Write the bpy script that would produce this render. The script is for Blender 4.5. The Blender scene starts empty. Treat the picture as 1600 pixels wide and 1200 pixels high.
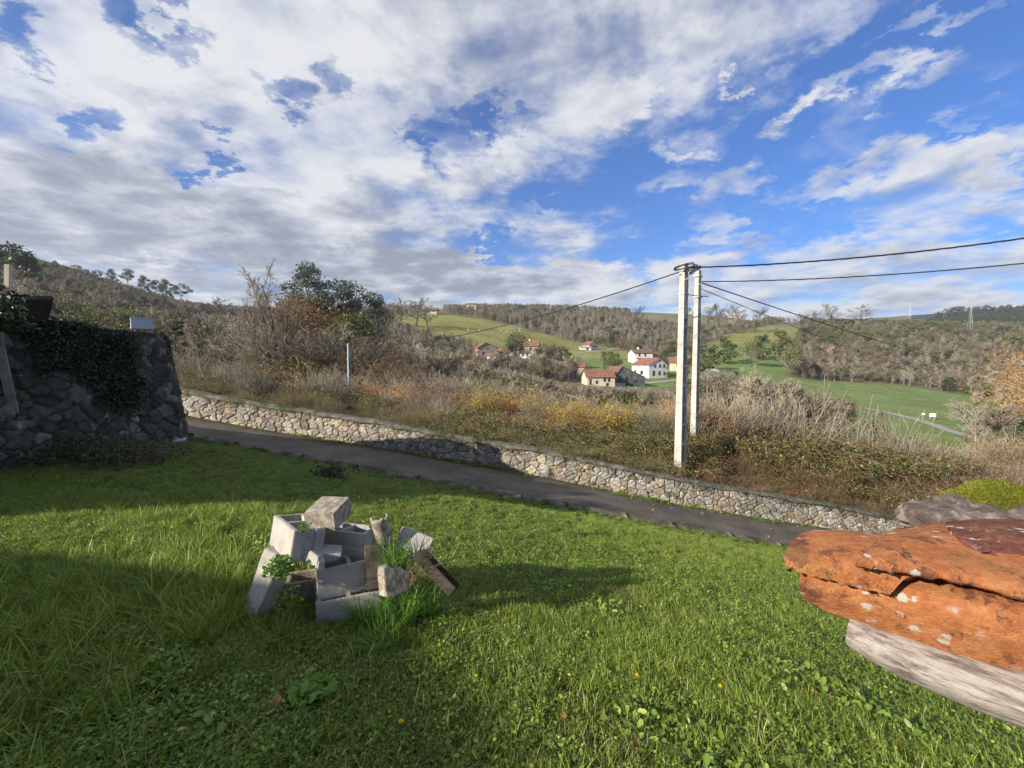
import bpy, bmesh, math, random
import numpy as np
from mathutils import Vector, Matrix, Euler

rad = math.radians
S = bpy.context.scene
COL = S.collection
F = 680.0            # focal length in pixels of the 1600 px wide frame
PITCH = rad(3.0)
HAZE = 0.00016

# ------------------------------------------------------------------ camera
cam_d = bpy.data.cameras.new('camera'); cam = bpy.data.objects.new('camera', cam_d); COL.objects.link(cam)
cam_d.sensor_width = 36.0; cam_d.lens = 36.0 * F / 1600.0
cam_d.clip_start = 0.05; cam_d.clip_end = 6000
cam.location = (0, 0, 0); cam.rotation_euler = (rad(90) - PITCH, 0, 0)
S.camera = cam

def ray(px, py):
    """world direction with y = 1 through a point of the frame"""
    a = (px - 800) / F; b = -(py - 600) / F
    y = math.cos(PITCH) + b * math.sin(PITCH)
    z = -math.sin(PITCH) + b * math.cos(PITCH)
    return np.array([a / y, 1.0, z / y])
def P(px, py, Y):
    return ray(px, py) * Y
def proj(X, Y, Z):
    d = Y * math.cos(PITCH) - Z * math.sin(PITCH)
    v = Z * math.cos(PITCH) + Y * math.sin(PITCH)
    return 800 + F * X / d, 600 - F * v / d

# ------------------------------------------------------------------ light
SUN = np.array([-3.2, -2.05, 1.65]); SUN = SUN / np.linalg.norm(SUN)
sd = bpy.data.lights.new('sun', 'SUN'); sd.energy = 5.0; sd.angle = rad(0.55); sd.color = (1.0, 0.925, 0.80)
so = bpy.data.objects.new('sun', sd); COL.objects.link(so)
so.rotation_euler = Vector(-SUN).to_track_quat('-Z', 'Y').to_euler(); so.location = (-20, -20, 30)
S.view_settings.view_transform = 'Standard'; S.view_settings.look = 'None'
S.view_settings.exposure = 0.74; S.view_settings.gamma = 1.0
S.cycles.max_bounces = 5; S.cycles.diffuse_bounces = 3; S.cycles.transparent_max_bounces = 6
S.cycles.use_denoising = True

class NT:
    """small node graph helper"""
    def __init__(s, tree): s.t = tree; s.n = tree.nodes; s.l = tree.links
    def put(s, sock, v):
        if v is None: return
        if isinstance(v, bpy.types.NodeSocket): s.l.new(v, sock)
        else: sock.default_value = v
    def node(s, kind, **kw):
        nd = s.n.new(kind)
        for k, v in kw.items(): setattr(nd, k, v)
        return nd
    def m(s, op, a, b=None, c=None, clamp=False):
        nd = s.n.new('ShaderNodeMath'); nd.operation = op; nd.use_clamp = clamp
        s.put(nd.inputs[0], a); s.put(nd.inputs[1], b); s.put(nd.inputs[2], c)
        return nd.outputs[0]
    def vm(s, op, a, b=None, scale=None):
        nd = s.n.new('ShaderNodeVectorMath'); nd.operation = op
        s.put(nd.inputs[0], a); s.put(nd.inputs[1], b)
        if scale is not None: s.put(nd.inputs['Scale'], scale)
        return nd.outputs['Value'] if op in ('LENGTH', 'DOT_PRODUCT', 'DISTANCE') else nd.outputs[0]
    def noise(s, vec, scale, detail=4, rough=0.55, dist=0.0):
        nd = s.n.new('ShaderNodeTexNoise'); s.put(nd.inputs['Vector'], vec)
        nd.inputs['Scale'].default_value = scale; nd.inputs['Detail'].default_value = detail
        nd.inputs['Roughness'].default_value = rough; nd.inputs['Distortion'].default_value = dist
        return nd.outputs['Fac']
    def vor(s, vec, scale, feat='F1', out='Distance'):
        nd = s.n.new('ShaderNodeTexVoronoi'); nd.feature = feat; s.put(nd.inputs['Vector'], vec)
        nd.inputs['Scale'].default_value = scale
        return nd.outputs[out]
    def ss(s, x, a, b):
        nd = s.n.new('ShaderNodeMapRange'); nd.interpolation_type = 'SMOOTHSTEP'
        s.put(nd.inputs[0], x); nd.inputs[1].default_value = a; nd.inputs[2].default_value = b
        return nd.outputs[0]
    def mix(s, f, a, b):
        nd = s.n.new('ShaderNodeMix'); nd.data_type = 'RGBA'
        s.put(nd.inputs[0], f)
        for sock, v in ((nd.inputs[6], a), (nd.inputs[7], b)):
            if isinstance(v, (tuple, list)): v = tuple(v) + ((1,) if len(v) == 3 else ())
            s.put(sock, v)
        return nd.outputs[2]
    def ramp(s, f, stops):
        nd = s.n.new('ShaderNodeValToRGB'); cr = nd.color_ramp
        while len(cr.elements) > 1: cr.elements.remove(cr.elements[-1])
        cr.elements[0].position = stops[0][0]; cr.elements[0].color = tuple(stops[0][1]) + (1,)
        for p, c in stops[1:]:
            e = cr.elements.new(p); e.color = tuple(c) + (1,)
        s.put(nd.inputs[0], f)
        return nd.outputs[0]

# ------------------------------------------------------------------ world: Nishita sky with broken cloud
W = bpy.data.worlds.new('World'); S.world = W; W.use_nodes = True
g = NT(W.node_tree); g.n.clear()
sky = g.node('ShaderNodeTexSky'); sky.sky_type = 'NISHITA'; sky.sun_disc = False
sky.sun_elevation = math.asin(SUN[2]); sky.sun_rotation = math.atan2(SUN[0], SUN[1])
sky.altitude = 200; sky.air_density = 1.0; sky.dust_density = 0.4; sky.ozone_density = 2.2
tc = g.node('ShaderNodeTexCoord').outputs['Generated']
sp = g.node('ShaderNodeSeparateXYZ'); g.put(sp.inputs[0], tc)
dx, dy, dz = sp.outputs
az = g.m('ARCTAN2', dx, dy)
el = g.m('ARCSINE', dz)
dzp = g.m('ADD', g.m('MAXIMUM', dz, 0.0), 0.16)
cmb = g.node('ShaderNodeCombineXYZ')
g.put(cmb.inputs[0], g.m('DIVIDE', dx, dzp)); g.put(cmb.inputs[1], g.m('DIVIDE', dy, dzp)); g.put(cmb.inputs[2], 0.37)
pl = cmb.outputs[0]
w1 = g.m('SUBTRACT', g.noise(pl, 2.6, 7, 0.68), 0.5)
vadd = g.node('ShaderNodeVectorMath', operation='ADD'); g.put(vadd.inputs[0], pl); vadd.inputs[1].default_value = (7.3, 2.1, 4.4)
w2 = g.m('SUBTRACT', g.noise(vadd.outputs[0], 2.9, 7, 0.68), 0.5)
azw = g.m('MULTIPLY_ADD', w1, 0.40, az); elw = g.m('MULTIPLY_ADD', w2, 0.30, el)
def azel(px, py):
    d = ray(px, py); d = d / np.linalg.norm(d)
    return math.atan2(d[0], d[1]), math.asin(d[2])
def blobs(lst):
    tot = None
    for (px, py, rx, ry, amp) in lst:
        a0, e0 = azel(px, py); a1, e1 = azel(px + rx, py); a2, e2 = azel(px, py + ry)
        sa = abs(a1 - a0); se = abs(e2 - e0)
        A = g.m('MULTIPLY', g.m('SUBTRACT', azw, a0), 1 / sa); B = g.m('MULTIPLY', g.m('SUBTRACT', elw, e0), 1 / se)
        r2 = g.m('ADD', g.m('MULTIPLY', A, A), g.m('MULTIPLY', B, B))
        f = g.m('MULTIPLY', g.ss(r2, 1.6, 0.0), amp)
        tot = f if tot is None else g.m('ADD', tot, f)
    return tot
# right of this slanting line the sky is mostly open
la0, le0 = azel(985, 215); la1, le1 = azel(1330, 10)
lx, ly = la1 - la0, le1 - le0; ln = math.hypot(lx, ly)
side = g.m('ADD', g.m('MULTIPLY', g.m('SUBTRACT', azw, la0), ly / ln), g.m('MULTIPLY', g.m('SUBTRACT', elw, le0), -lx / ln))
side = g.ss(side, -0.07, 0.10)
low = g.ss(elw, azel(1300, 330)[1], azel(1300, 405)[1])          # cloud bank above the horizon
openb = g.m('MULTIPLY', side, g.m('SUBTRACT', 1.0, low))
cover = g.m('SUBTRACT', 0.20, g.m('MULTIPLY', openb, 0.50))
holes = blobs([(42, 60, 52, 32, -.3), (132, 190, 34, 42, -.3), (232, 30, 34, 60, -.30), (300, 66, 52, 18, -.28), (322, 202, 26, 14, -.27),
               (330, 270, 24, 12, -.30), (445, 158, 45, 26, -.30), (515, 120, 22, 50, -.26), (700, 215, 46, 42, -.27), (765, 190, 40, 30, -.24),
               (800, 188, 36, 20, -.2), (672, 244, 30, 16, -.2), (770, 392, 40, 16, -.36), (905, 298, 70, 14, -.27), (1010, 330, 60, 20, -.2)])
puffs = blobs([(985, 170, 48, 48, .34), (1075, 240, 40, 18, .26), (1330, 140, 120, 30, .38), (1245, 180, 46, 22, .30), (1500, 110, 120, 36, .30),
               (1140, 290, 62, 40, .36), (1270, 300, 70, 34, .34), (1115, 352, 50, 26, .32), (1450, 285, 150, 62, .40), (1590, 240, 120, 60, .34),
               (1560, 160, 60, 14, .22), (1480, 20, 90, 16, .22), (1330, 20, 60, 26, .12), (1150, 160, 20, 12, .3), (1040, 300, 60, 26, .2), (520, 370, 420, 60, .34), (150, 330, 260, 80, .2), (760, 440, 260, 30, .3), (900, 350, 90, 40, .2)])
nz = g.noise(pl, 2.3, 9, 0.58, 0.25)
nf = g.noise(pl, 7.5, 7, 0.62, 0.1)
fld = g.m('ADD', g.m('MULTIPLY_ADD', g.m('SUBTRACT', nf, 0.5), 0.36, g.m('MULTIPLY', g.m('SUBTRACT', nz, 0.5), 1.25)), g.m('ADD', cover, g.m('ADD', holes, puffs)))
dens = g.ss(fld, -0.22, 0.34)
# self shading: thick parts darker, thin rims bright; compare with the field a step towards the sun
vs = g.node('ShaderNodeVectorMath', operation='ADD'); g.put(vs.inputs[0], pl); vs.inputs[1].default_value = (-0.11, -0.08, 0.0)
nz2 = g.noise(vs.outputs[0], 2.3, 5, 0.55, 0.25)
rim = g.m('MULTIPLY', g.m('SUBTRACT', nz, nz2), 3.0)
thick = g.ss(fld, 0.05, 0.52)
dark = blobs([(330, 420, 520, 64, .40), (650, 400, 260, 36, .34), (180, 290, 260, 60, .24), (60, 180, 90, 60, .24), (560, 330, 240, 60, .16), (860, 120, 110, 90, .28), (1400, 440, 300, 36, .22), (960, 60, 120, 50, .26)])
lite = blobs([(420, 110, 260, 120, .30), (600, 190, 150, 70, .25), (480, 270, 170, 40, .22), (60, 415, 50, 18, .45), (230, 410, 80, 12, .3), (880, 270, 90, 40, .2), (1330, 120, 120, 50, .2)])
br = g.m('ADD', g.m('SUBTRACT', 0.90, g.m('MULTIPLY', thick, 0.20)), g.m('SUBTRACT', lite, dark))
br = g.m('ADD', br, g.m('ADD', rim, g.m('MULTIPLY', g.m('SUBTRACT', nf, 0.5), 0.75)), None, clamp=True)
ccol = g.ramp(br, [(0.0, (.30, .335, .425)), (0.3, (.41, .445, .545)), (0.6, (.60, .63, .71)), (1.0, (.88, .89, .92))])
skc = g.vm('MULTIPLY', sky.outputs[0], (0.34, 0.74, 1.32))
bgs = g.node('ShaderNodeBackground'); g.put(bgs.inputs[0], skc); bgs.inputs[1].default_value = 0.074
bgc = g.node('ShaderNodeBackground'); g.put(bgc.inputs[0], ccol); bgc.inputs[1].default_value = 0.56
ms = g.node('ShaderNodeMixShader'); g.put(ms.inputs[0], g.m('MULTIPLY', dens, 0.97)); g.l.new(bgs.outputs[0], ms.inputs[1]); g.l.new(bgc.outputs[0], ms.inputs[2])
wo = g.node('ShaderNodeOutputWorld'); g.l.new(ms.outputs[0], wo.inputs[0])
W.cycles.sampling_method = 'MANUAL'; W.cycles.sample_map_resolution = 512

# ------------------------------------------------------------------ materials
MATS = {}
def mat(name, build, rough=0.9, spec=0.2):
    mt = bpy.data.materials.new(name); mt.use_nodes = True
    q = NT(mt.node_tree); q.n.clear()
    b = q.node('ShaderNodeBsdfPrincipled'); b.inputs['Roughness'].default_value = rough
    b.inputs['Specular IOR Level'].default_value = spec
    o = q.node('ShaderNodeOutputMaterial'); q.l.new(b.outputs[0], o.inputs[0])
    q.b = b; q.o = o
    q.pos = q.node('ShaderNodeTexCoord').outputs['Object']
    build(q)
    MATS[name] = mt
    return mt
def col(q, v): 
    if isinstance(v, (tuple, list)): v = tuple(v) + (1,)
    q.put(q.b.inputs['Base Color'], v)
def bump(q, h, strength=0.5, dist=0.01):
    nd = q.node('ShaderNodeBump'); nd.inputs['Strength'].default_value = strength; nd.inputs['Distance'].default_value = dist
    q.put(nd.inputs['Height'], h); q.l.new(nd.outputs[0], q.b.inputs['Normal'])
def attr(q, name):
    nd = q.node('ShaderNodeAttribute'); nd.attribute_name = name
    return nd
def leafmat(name, stops, trans=0.3, rough=0.55, spec=0.25):
    def f(q):
        isl = q.node('ShaderNodeNewGeometry').outputs['Random Per Island']
        oi = q.node('ShaderNodeObjectInfo').outputs['Random']
        f_ = q.m('FRACT', q.m('ADD', q.m('MULTIPLY', isl, 0.75), q.m('MULTIPLY', oi, 0.45)))
        f_ = q.m('ADD', q.m('MULTIPLY', isl, 0.62), q.m('MULTIPLY', oi, 0.38))
        c = q.ramp(f_, stops)
        col(q, c)
        if trans > 0:
            t = q.node('ShaderNodeBsdfTranslucent'); q.put(t.inputs[0], c)
            mx = q.node('ShaderNodeMixShader'); mx.inputs[0].default_value = trans
            q.l.new(q.b.outputs[0], mx.inputs[1]); q.l.new(t.outputs[0], mx.inputs[2]); q.l.new(mx.outputs[0], q.o.inputs[0])
    return mat(name, f, rough, spec)
def noisemat(name, stops, scale=6, detail=6, rough=0.9, bs=0.4, bd=0.01, bscale=None, spec=0.2):
    def f(q):
        n = q.noise(q.pos, scale, detail, 0.6)
        col(q, q.ramp(n, stops))
        bump(q, q.noise(q.pos, bscale or scale * 4, 5, 0.65), bs, bd)
    return mat(name, f, rough, spec)

leafmat('grass_blade', [(0, (.095, .14, .02)), (.3, (.175, .245, .032)), (.62, (.285, .37, .055)), (.86, (.40, .45, .10)), (1, (.55, .48, .24))], .35, .42, .35)
leafmat('clover', [(0, (.07, .12, .02)), (.45, (.14, .215, .03)), (.8, (.26, .36, .055)), (1, (.40, .46, .10))], .3, .45, .35)
leafmat('bright_leaf', [(0, (.07, .16, .02)), (1, (.20, .36, .05))], .35, .45, .3)
leafmat('dry_grass', [(0, (.13, .10, .045)), (.5, (.26, .205, .11)), (1, (.42, .36, .22))], .25, .8, .1)
leafmat('bramble_leaf', [(0, (0.040, 0.068, 0.020)), (.4, (0.080, 0.112, 0.028)), (.75, (0.160, 0.180, 0.049)), (.93, (0.272, 0.240, 0.070)), (1, (0.480, 0.375, 0.210))], .2, .4, .4)
leafmat('red_stem', [(0, (0.128, 0.056, 0.035)), (.6, (0.256, 0.120, 0.080)), (1, (0.448, 0.272, 0.176))], 0, .7, .2)
leafmat('twig_grey', [(0, (.12, .10, .07)), (.5, (.24, .205, .15)), (1, (.40, .35, .27))], 0, .85, .1)
leafmat('twig_brown', [(0, (.12, .085, .06)), (.5, (.23, .175, .125)), (1, (.38, .31, .235))], 0, .85, .1)
leafmat('twig_pale', [(0, (0.208, 0.176, 0.125)), (.5, (0.338, 0.293, 0.219)), (1, (0.520, 0.468, 0.362))], 0, .85, .1)
leafmat('leaf_olive', [(0, (.07, .085, .03)), (.5, (.14, .155, .05)), (1, (.26, .26, .10))], .25, .6, .2)
leafmat('leaf_dark', [(0, (0.022, 0.038, 0.015)), (.5, (0.050, 0.072, 0.027)), (1, (0.108, 0.125, 0.045))], .15, .5, .3)
leafmat('leaf_rust', [(0, (.13, .075, .035)), (.5, (.24, .135, .06)), (1, (.38, .24, .11))], .3, .6, .15)
leafmat('leaf_orange', [(0, (.24, .10, .025)), (.5, (.42, .20, .05)), (1, (.55, .33, .10))], .3, .6, .15)
leafmat('leaf_yellow', [(0, (.20, .13, .02)), (.5, (.42, .28, .03)), (1, (.60, .45, .07))], .3, .6, .15)
leafmat('leaf_eucalyptus', [(0, (0.048, 0.067, 0.042)), (.5, (0.093, 0.120, 0.080)), (1, (0.187, 0.216, 0.152))], .15, .5, .3)
leafmat('ivy_leaf', [(0, (.010, .022, .007)), (.6, (.022, .045, .012)), (1, (.05, .085, .025))], .1, .35, .45)
leafmat('yellow_petal', [(0, (.75, .50, .01)), (1, (.9, .70, .03))], .2, .6, .1)
leafmat('wool', [(0, (.55, .52, .45)), (1, (.7, .67, .6))], 0, 1, 0)
noisemat('bark', [(0.3, (.05, .042, .034)), (.6, (.12, .10, .08)), (.8, (.22, .20, .165))], 9, 6, .95, .6, .02)
noisemat('bark_pale', [(0.3, (.14, .125, .10)), (.7, (.34, .31, .26))], 5, 6, .95, .5, .02)
noisemat('bark_euca', [(0.3, (.18, .15, .12)), (.7, (.42, .38, .32))], 2, 5, .9, .3, .02)

def ground_build(q):
    a = attr(q, 'Col'); gp = q.node('ShaderNodeNewGeometry').outputs['Position']
    n = q.noise(gp, 0.05, 7, 0.65); n2 = q.noise(gp, 0.9, 5, 0.65)
    n3 = q.noise(gp, 0.22, 6, 0.7); f1 = q.m('ADD', q.m('MULTIPLY_ADD', q.m('SUBTRACT', n3, .5), 1.1, q.m('MULTIPLY', n, 0.8)), q.m('MULTIPLY', n2, 0.6))
    mul = q.node('ShaderNodeMapRange'); q.put(mul.inputs[0], f1); mul.inputs[1].default_value = .4; mul.inputs[2].default_value = 1.0; mul.inputs[3].default_value = .6; mul.inputs[4].default_value = 1.3
    col(q, q.vm('SCALE', a.outputs['Color'], scale=mul.outputs[0])); bump(q, n2, .6, .4)
mat('ground_cover', ground_build, 1.0, 0.05)
def soil_build(q):
    n = q.noise(q.pos, 3, 8, .65)
    col(q, q.ramp(n, [(.3, (.03, .032, .014)), (.55, (.06, .07, .022)), (.75, (.10, .11, .035))])); bump(q, q.noise(q.pos, 30, 5, .7), .9, .03)
mat('lawn_soil', soil_build, 1, .05)
def asphalt_build(q):
    n = q.noise(q.pos, 1.1, 7, .65); n2 = q.noise(q.pos, 160, 3, .7)
    c = q.ramp(q.m('ADD', q.m('MULTIPLY', n, .62), q.m('MULTIPLY', n2, .38)), [(.32, (.058, .049, .038)), (.48, (.11, .094, .074)), (.6, (.165, .143, .113)), (.75, (.25, .22, .18))])
    edge = attr(q, 'edge').outputs['Fac']
    f = q.ss(q.m('ADD', edge, q.m('MULTIPLY', q.m('SUBTRACT', q.noise(q.pos, 6, 6, .7), .5), .9)), .45, .72)
    c = q.mix(f, c, (.07, .065, .032))
    col(q, c); bump(q, q.m('ADD', n2, q.m('MULTIPLY', q.noise(q.pos, 25, 4, .6), .7)), .7, .012)
mat('asphalt', asphalt_build, .88, .25)
def stone_build(dirt):
    def f(q):
        a = attr(q, 'Col'); n = q.noise(q.pos, 9, 8, .68); n2 = q.noise(q.pos, 45, 6, .7)
        mul = q.node('ShaderNodeMapRange'); q.put(mul.inputs[0], n); mul.inputs[1].default_value = .3; mul.inputs[2].default_value = .75; mul.inputs[3].default_value = .5; mul.inputs[4].default_value = 1.25
        c = q.vm('SCALE', a.outputs['Color'], scale=mul.outputs[0])
        lich = q.ss(q.noise(q.pos, 3.2, 8, .72), .56, .68)
        c = q.mix(q.m('MULTIPLY', lich, .6), c, (.42, .40, .33))
        dk = q.ss(q.m('ADD', q.noise(q.pos, 1.7, 7, .7), q.m('MULTIPLY', attr(q, 'damp').outputs['Fac'], .3)), .56, .76)
        c = q.mix(q.m('MULTIPLY', dk, dirt), c, (.045, .042, .034))
        col(q, c); bump(q, q.m('ADD', n, q.m('MULTIPLY', n2, .6)), 1.0, .03)
    return f
mat('rubble_pale', stone_build(.75), .95, .15)
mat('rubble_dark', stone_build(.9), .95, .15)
def mortar_build(q):
    n = q.noise(q.pos, 4, 8, .7)
    c = q.ramp(n, [(.3, (.06, .055, .042)), (.5, (.13, .118, .092)), (.68, (.24, .225, .185))])
    c = q.mix(q.ss(q.noise(q.pos, 2.1, 6, .7), .5, .62), c, (.055, .065, .02))
    col(q, c); bump(q, q.noise(q.pos, 22, 6, .7), .9, .03)
mat('coping', mortar_build, .95, .1)
def block_build(q):
    n = q.noise(q.pos, 7, 7, .65); n2 = q.noise(q.pos, 190, 3, .7)
    oi = q.node('ShaderNodeObjectInfo').outputs['Random']
    c = q.ramp(q.m('ADD', q.m('MULTIPLY', n, .8), q.m('MULTIPLY', n2, .25)), [(.3, (.235, .21, .18)), (.5, (.39, .36, .315)), (.72, (.50, .47, .42))])
    c = q.mix(q.m('MULTIPLY', q.ss(q.noise(q.pos, 14, 7, .7), .55, .72), .6), c, (.16, .14, .10))
    c = q.mix(q.m('MULTIPLY', q.ss(n2, .60, .70), .45), c, (.09, .085, .075))
    col(q, c); bump(q, q.m('ADD', n2, q.m('MULTIPLY', q.noise(q.pos, 60, 4, .7), .8)), .8, .006)
mat('block_concrete', block_build, .95, .15)
noisemat('block_brown', [(.35, (.17, .14, .10)), (.5, (.30, .26, .20)), (.65, (.42, .37, .30))], 22, 7, .95, .8, .006, 120)
noisemat('dark_stone', [(.3, (.05, .04, .03)), (.7, (.15, .125, .095))], 14, 7, .95, .8, .006, 90)
noisemat('pole_concrete', [(.3, (.30, .28, .245)), (.5, (.43, .405, .355)), (.7, (.53, .50, .44))], 3.2, 7, .85, .3, .004, 60)
noisemat('pole_web', [(.3, (.17, .17, .18)), (.7, (.26, .26, .27))], 3, 6, .9, .3, .004, 50)
noisemat('cable_black', [(.3, (.02, .02, .022)), (.7, (.045, .045, .05))], 8, 3, .55, .2, .002)
noisemat('galvanised_dull', [(.3, (.22, .235, .26)), (.7, (.40, .42, .45))], 5, 5, .8, .1, .002)
noisemat('galvanised', [(.3, (.38, .40, .43)), (.7, (.52, .54, .57))], 5, 5, .5, .1, .002, spec=.5)
noisemat('box_plastic', [(.3, (.42, .46, .50)), (.7, (.50, .54, .58))], 2, 4, .6, .1, .002, spec=.4)
noisemat('weathered_plank', [(.3, (.14, .13, .12)), (.7, (.34, .33, .31))], 5, 6, .9, .4, .004)
noisemat('dark_wood', [(.3, (.025, .02, .015)), (.7, (.075, .06, .045))], 12, 6, .9, .5, .005)
noisemat('plaster_white', [(.3, (.62, .60, .55)), (.7, (.78, .76, .72))], .8, 6, .9, .2, .02)
noisemat('plaster_cream', [(.3, (.46, .38, .27)), (.7, (.62, .54, .41))], .8, 6, .9, .2, .02)
noisemat('house_stone', [(.3, (.20, .155, .12)), (.5, (.34, .27, .215)), (.7, (.45, .38, .31))], 2.2, 7, .95, .6, .05)
noisemat('barn_stone', [(.3, (.055, .058, .062)), (.55, (.12, .125, .13)), (.75, (.24, .24, .24))], 1.0, 7, .95, .5, .05)
def rooft(q):
    wv = q.node('ShaderNodeTexWave'); wv.bands_direction = 'X'; wv.inputs['Scale'].default_value = 1.6; q.put(wv.inputs['Vector'], q.pos)
    n = q.noise(q.pos, .9, 7, .7)
    c = q.ramp(n, [(.3, (.12, .065, .045)), (.5, (.235, .115, .075)), (.7, (.34, .18, .115))])
    col(q, c); bump(q, wv.outputs['Fac'], .6, .05)
mat('roof_tile', rooft, .9, .1)
def rooft2(q):
    wv = q.node('ShaderNodeTexWave'); wv.bands_direction = 'X'; wv.inputs['Scale'].default_value = 1.6; q.put(wv.inputs['Vector'], q.pos)
    n = q.noise(q.pos, .9, 7, .7)
    col(q, q.ramp(n, [(.3, (.10, .06, .045)), (.5, (.18, .10, .07)), (.7, (.27, .16, .11))])); bump(q, wv.outputs['Fac'], .6, .05)
mat('roof_tile_brown', rooft2, .9, .1)
mat('window_dark', lambda q: col(q, (.03, .035, .045)), .25, .5)
mat('joinery_brown', lambda q: col(q, (.10, .05, .03)), .7, .3)
mat('sign_white', lambda q: col(q, (.75, .75, .74)), .5, .3)
noisemat('gravel_road', [(.3, (.24, .22, .19)), (.7, (.38, .36, .32))], .6, 6, .95, .3, .02)
def tile_build(stain, base=((.3, (.33, .11, .042)), (.5, (.54, .20, .075)), (.72, (.68, .33, .14)))):
    def f(q):
        n = q.m('ADD', q.m('MULTIPLY', q.noise(q.pos, 22, 10, .75), .6), q.m('MULTIPLY', q.noise(q.pos, 85, 8, .8), .4))
        c = q.ramp(q.m('MULTIPLY_ADD', q.m('SUBTRACT', n, .5), 1.5, .5), list(base))
        st = q.ss(q.m('ADD', q.m('MULTIPLY', q.noise(q.pos, 8.5, 10, .75), .8), q.m('MULTIPLY', q.noise(q.pos, 70, 6, .8), .2)), stain + .005, stain + .035)
        c = q.mix(q.m('MULTIPLY', st, .8), c, (.17, .062, .045))
        bl = q.ss(q.noise(q.vm('ADD', q.pos, (3.1, 1.7, 9.2)), 19, 10, .8), .57, .63)
        c = q.mix(q.m('MULTIPLY', bl, .9), c, (.045, .032, .028))
        yl = q.ss(q.noise(q.vm('ADD', q.pos, (8.1, 5.7, 2.2)), 7, 7, .7), .54, .66)
        c = q.mix(q.m('MULTIPLY', yl, .45), c, (.46, .27, .09))
        v = q.vor(q.vm('ADD', q.pos, (1.3, .2, 5.5)), 36)
        wl = q.m('MULTIPLY', q.ss(q.m('ADD', v, q.m('MULTIPLY', q.m('SUBTRACT', q.noise(q.pos, 90, 6, .8), .5), .9)), .30, .22), q.ss(q.noise(q.vm('ADD', q.pos, (4, 4, 4)), 7, 4, .5), .46, .52))
        c = q.mix(wl, c, (.66, .60, .52))
        sp2 = q.noise(q.pos, 150, 5, .8)
        c = q.mix(q.m('MULTIPLY', q.ss(sp2, .57, .68), .55), c, (.20, .10, .06))
        c = q.mix(q.m('MULTIPLY', q.ss(sp2, .42, .34), .35), c, (.72, .42, .22))
        col(q, c); bump(q, q.m('ADD', n, q.m('MULTIPLY', sp2, .45)), 1.0, .016)
    return f
mat('clay_tile', tile_build(.525), .9, .15)
mat('clay_tile_red', tile_build(.44, ((.3, (.19, .065, .042)), (.5, (.29, .11, .072)), (.72, (.40, .19, .125)))), .9, .15)
def driftwood(q):
    mp = q.node('ShaderNodeMapping'); gr_ = attr(q, 'grain').outputs['Vector']; q.put(mp.inputs[0], gr_); mp.inputs['Scale'].default_value = (3.0, 9, 1)
    n = q.noise(mp.outputs[0], 1.6, 9, .68, .3)
    mp2 = q.node('ShaderNodeMapping'); q.put(mp2.inputs[0], gr_); mp2.inputs['Scale'].default_value = (9, 60, 1)
    n2 = q.noise(mp2.outputs[0], 2.0, 6, .7)
    c = q.ramp(q.m('ADD', q.m('MULTIPLY', n, .7), q.m('MULTIPLY', n2, .3)), [(.34, (.08, .06, .05)), (.44, (.21, .17, .145)), (.52, (.39, .345, .30)), (.68, (.54, .495, .435))])
    col(q, c); bump(q, q.m('ADD', n, q.m('MULTIPLY', n2, .6)), .9, .008)
mat('driftwood', driftwood, .95, .1)
def rockb(q):
    n = q.noise(q.pos, 26, 10, .75)
    c = q.ramp(n, [(.3, (.09, .065, .06)), (.48, (.22, .17, .15)), (.62, (.40, .34, .29)), (.75, (.58, .52, .44))])
    col(q, c); c2 = q.mix(q.ss(q.noise(q.pos, 14, 8, .75), .52, .6), c, (.52, .45, .36)); col(q, c2); bump(q, q.noise(q.pos, 30, 9, .8), 1.0, .035)
mat('grey_rock', rockb, .95, .1)
noisemat('moss_base', [(.3, (.06, .075, .01)), (.7, (.16, .17, .03))], 20, 6, 1, .8, .01)
leafmat('moss_frond', [(0, (.07, .09, .01)), (.5, (.16, .18, .02)), (1, (.32, .31, .06))], .3, .8, .1)
noisemat('brush_soil', [(.3, (.06, .045, .025)), (.7, (.14, .11, .065))], 3, 6, 1, .5, .05)
noisemat('wall_render', [(.3, (.30, .28, .25)), (.7, (.45, .42, .38))], 1, 6, .95, .4, .02)

# ------------------------------------------------------------------ mesh helpers
class MB:
    def __init__(s): s.v = []; s.f = []; s.m = []; s.nv = 0
    def add(s, V, Fc, mi=0):
        V = np.asarray(V, dtype=np.float32).reshape(-1, 3)
        Fc = np.asarray(Fc, dtype=np.int64)
        if len(Fc) == 0: return s
        s.v.append(V); s.f.append(Fc + s.nv); s.m.append(np.full(len(Fc), mi)); s.nv += len(V)
        return s
    def mesh(s, name, mats, smooth=False, sharp=None):
        me = bpy.data.meshes.new(name)
        V = np.concatenate(s.v); me.vertices.add(len(V)); me.vertices.foreach_set('co', V.ravel())
        loops = np.concatenate([f.ravel() for f in s.f]); tot = np.concatenate([np.full(len(f), f.shape[1]) for f in s.f])
        start = np.concatenate([[0], np.cumsum(tot)[:-1]])
        me.loops.add(len(loops)); me.loops.foreach_set('vertex_index', loops.astype(np.int32))
        me.polygons.add(len(tot)); me.polygons.foreach_set('loop_start', start.astype(np.int32))
        try: me.polygons.foreach_set('loop_total', tot.astype(np.int32))
        except Exception: pass
        me.polygons.foreach_set('material_index', np.concatenate(s.m).astype(np.int32))
        for mm in mats: me.materials.append(MATS[mm])
        me.update(calc_edges=True)
        me.polygons.foreach_set('use_smooth', np.full(len(tot), bool(smooth)))
        me.validate()
        return me

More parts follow.
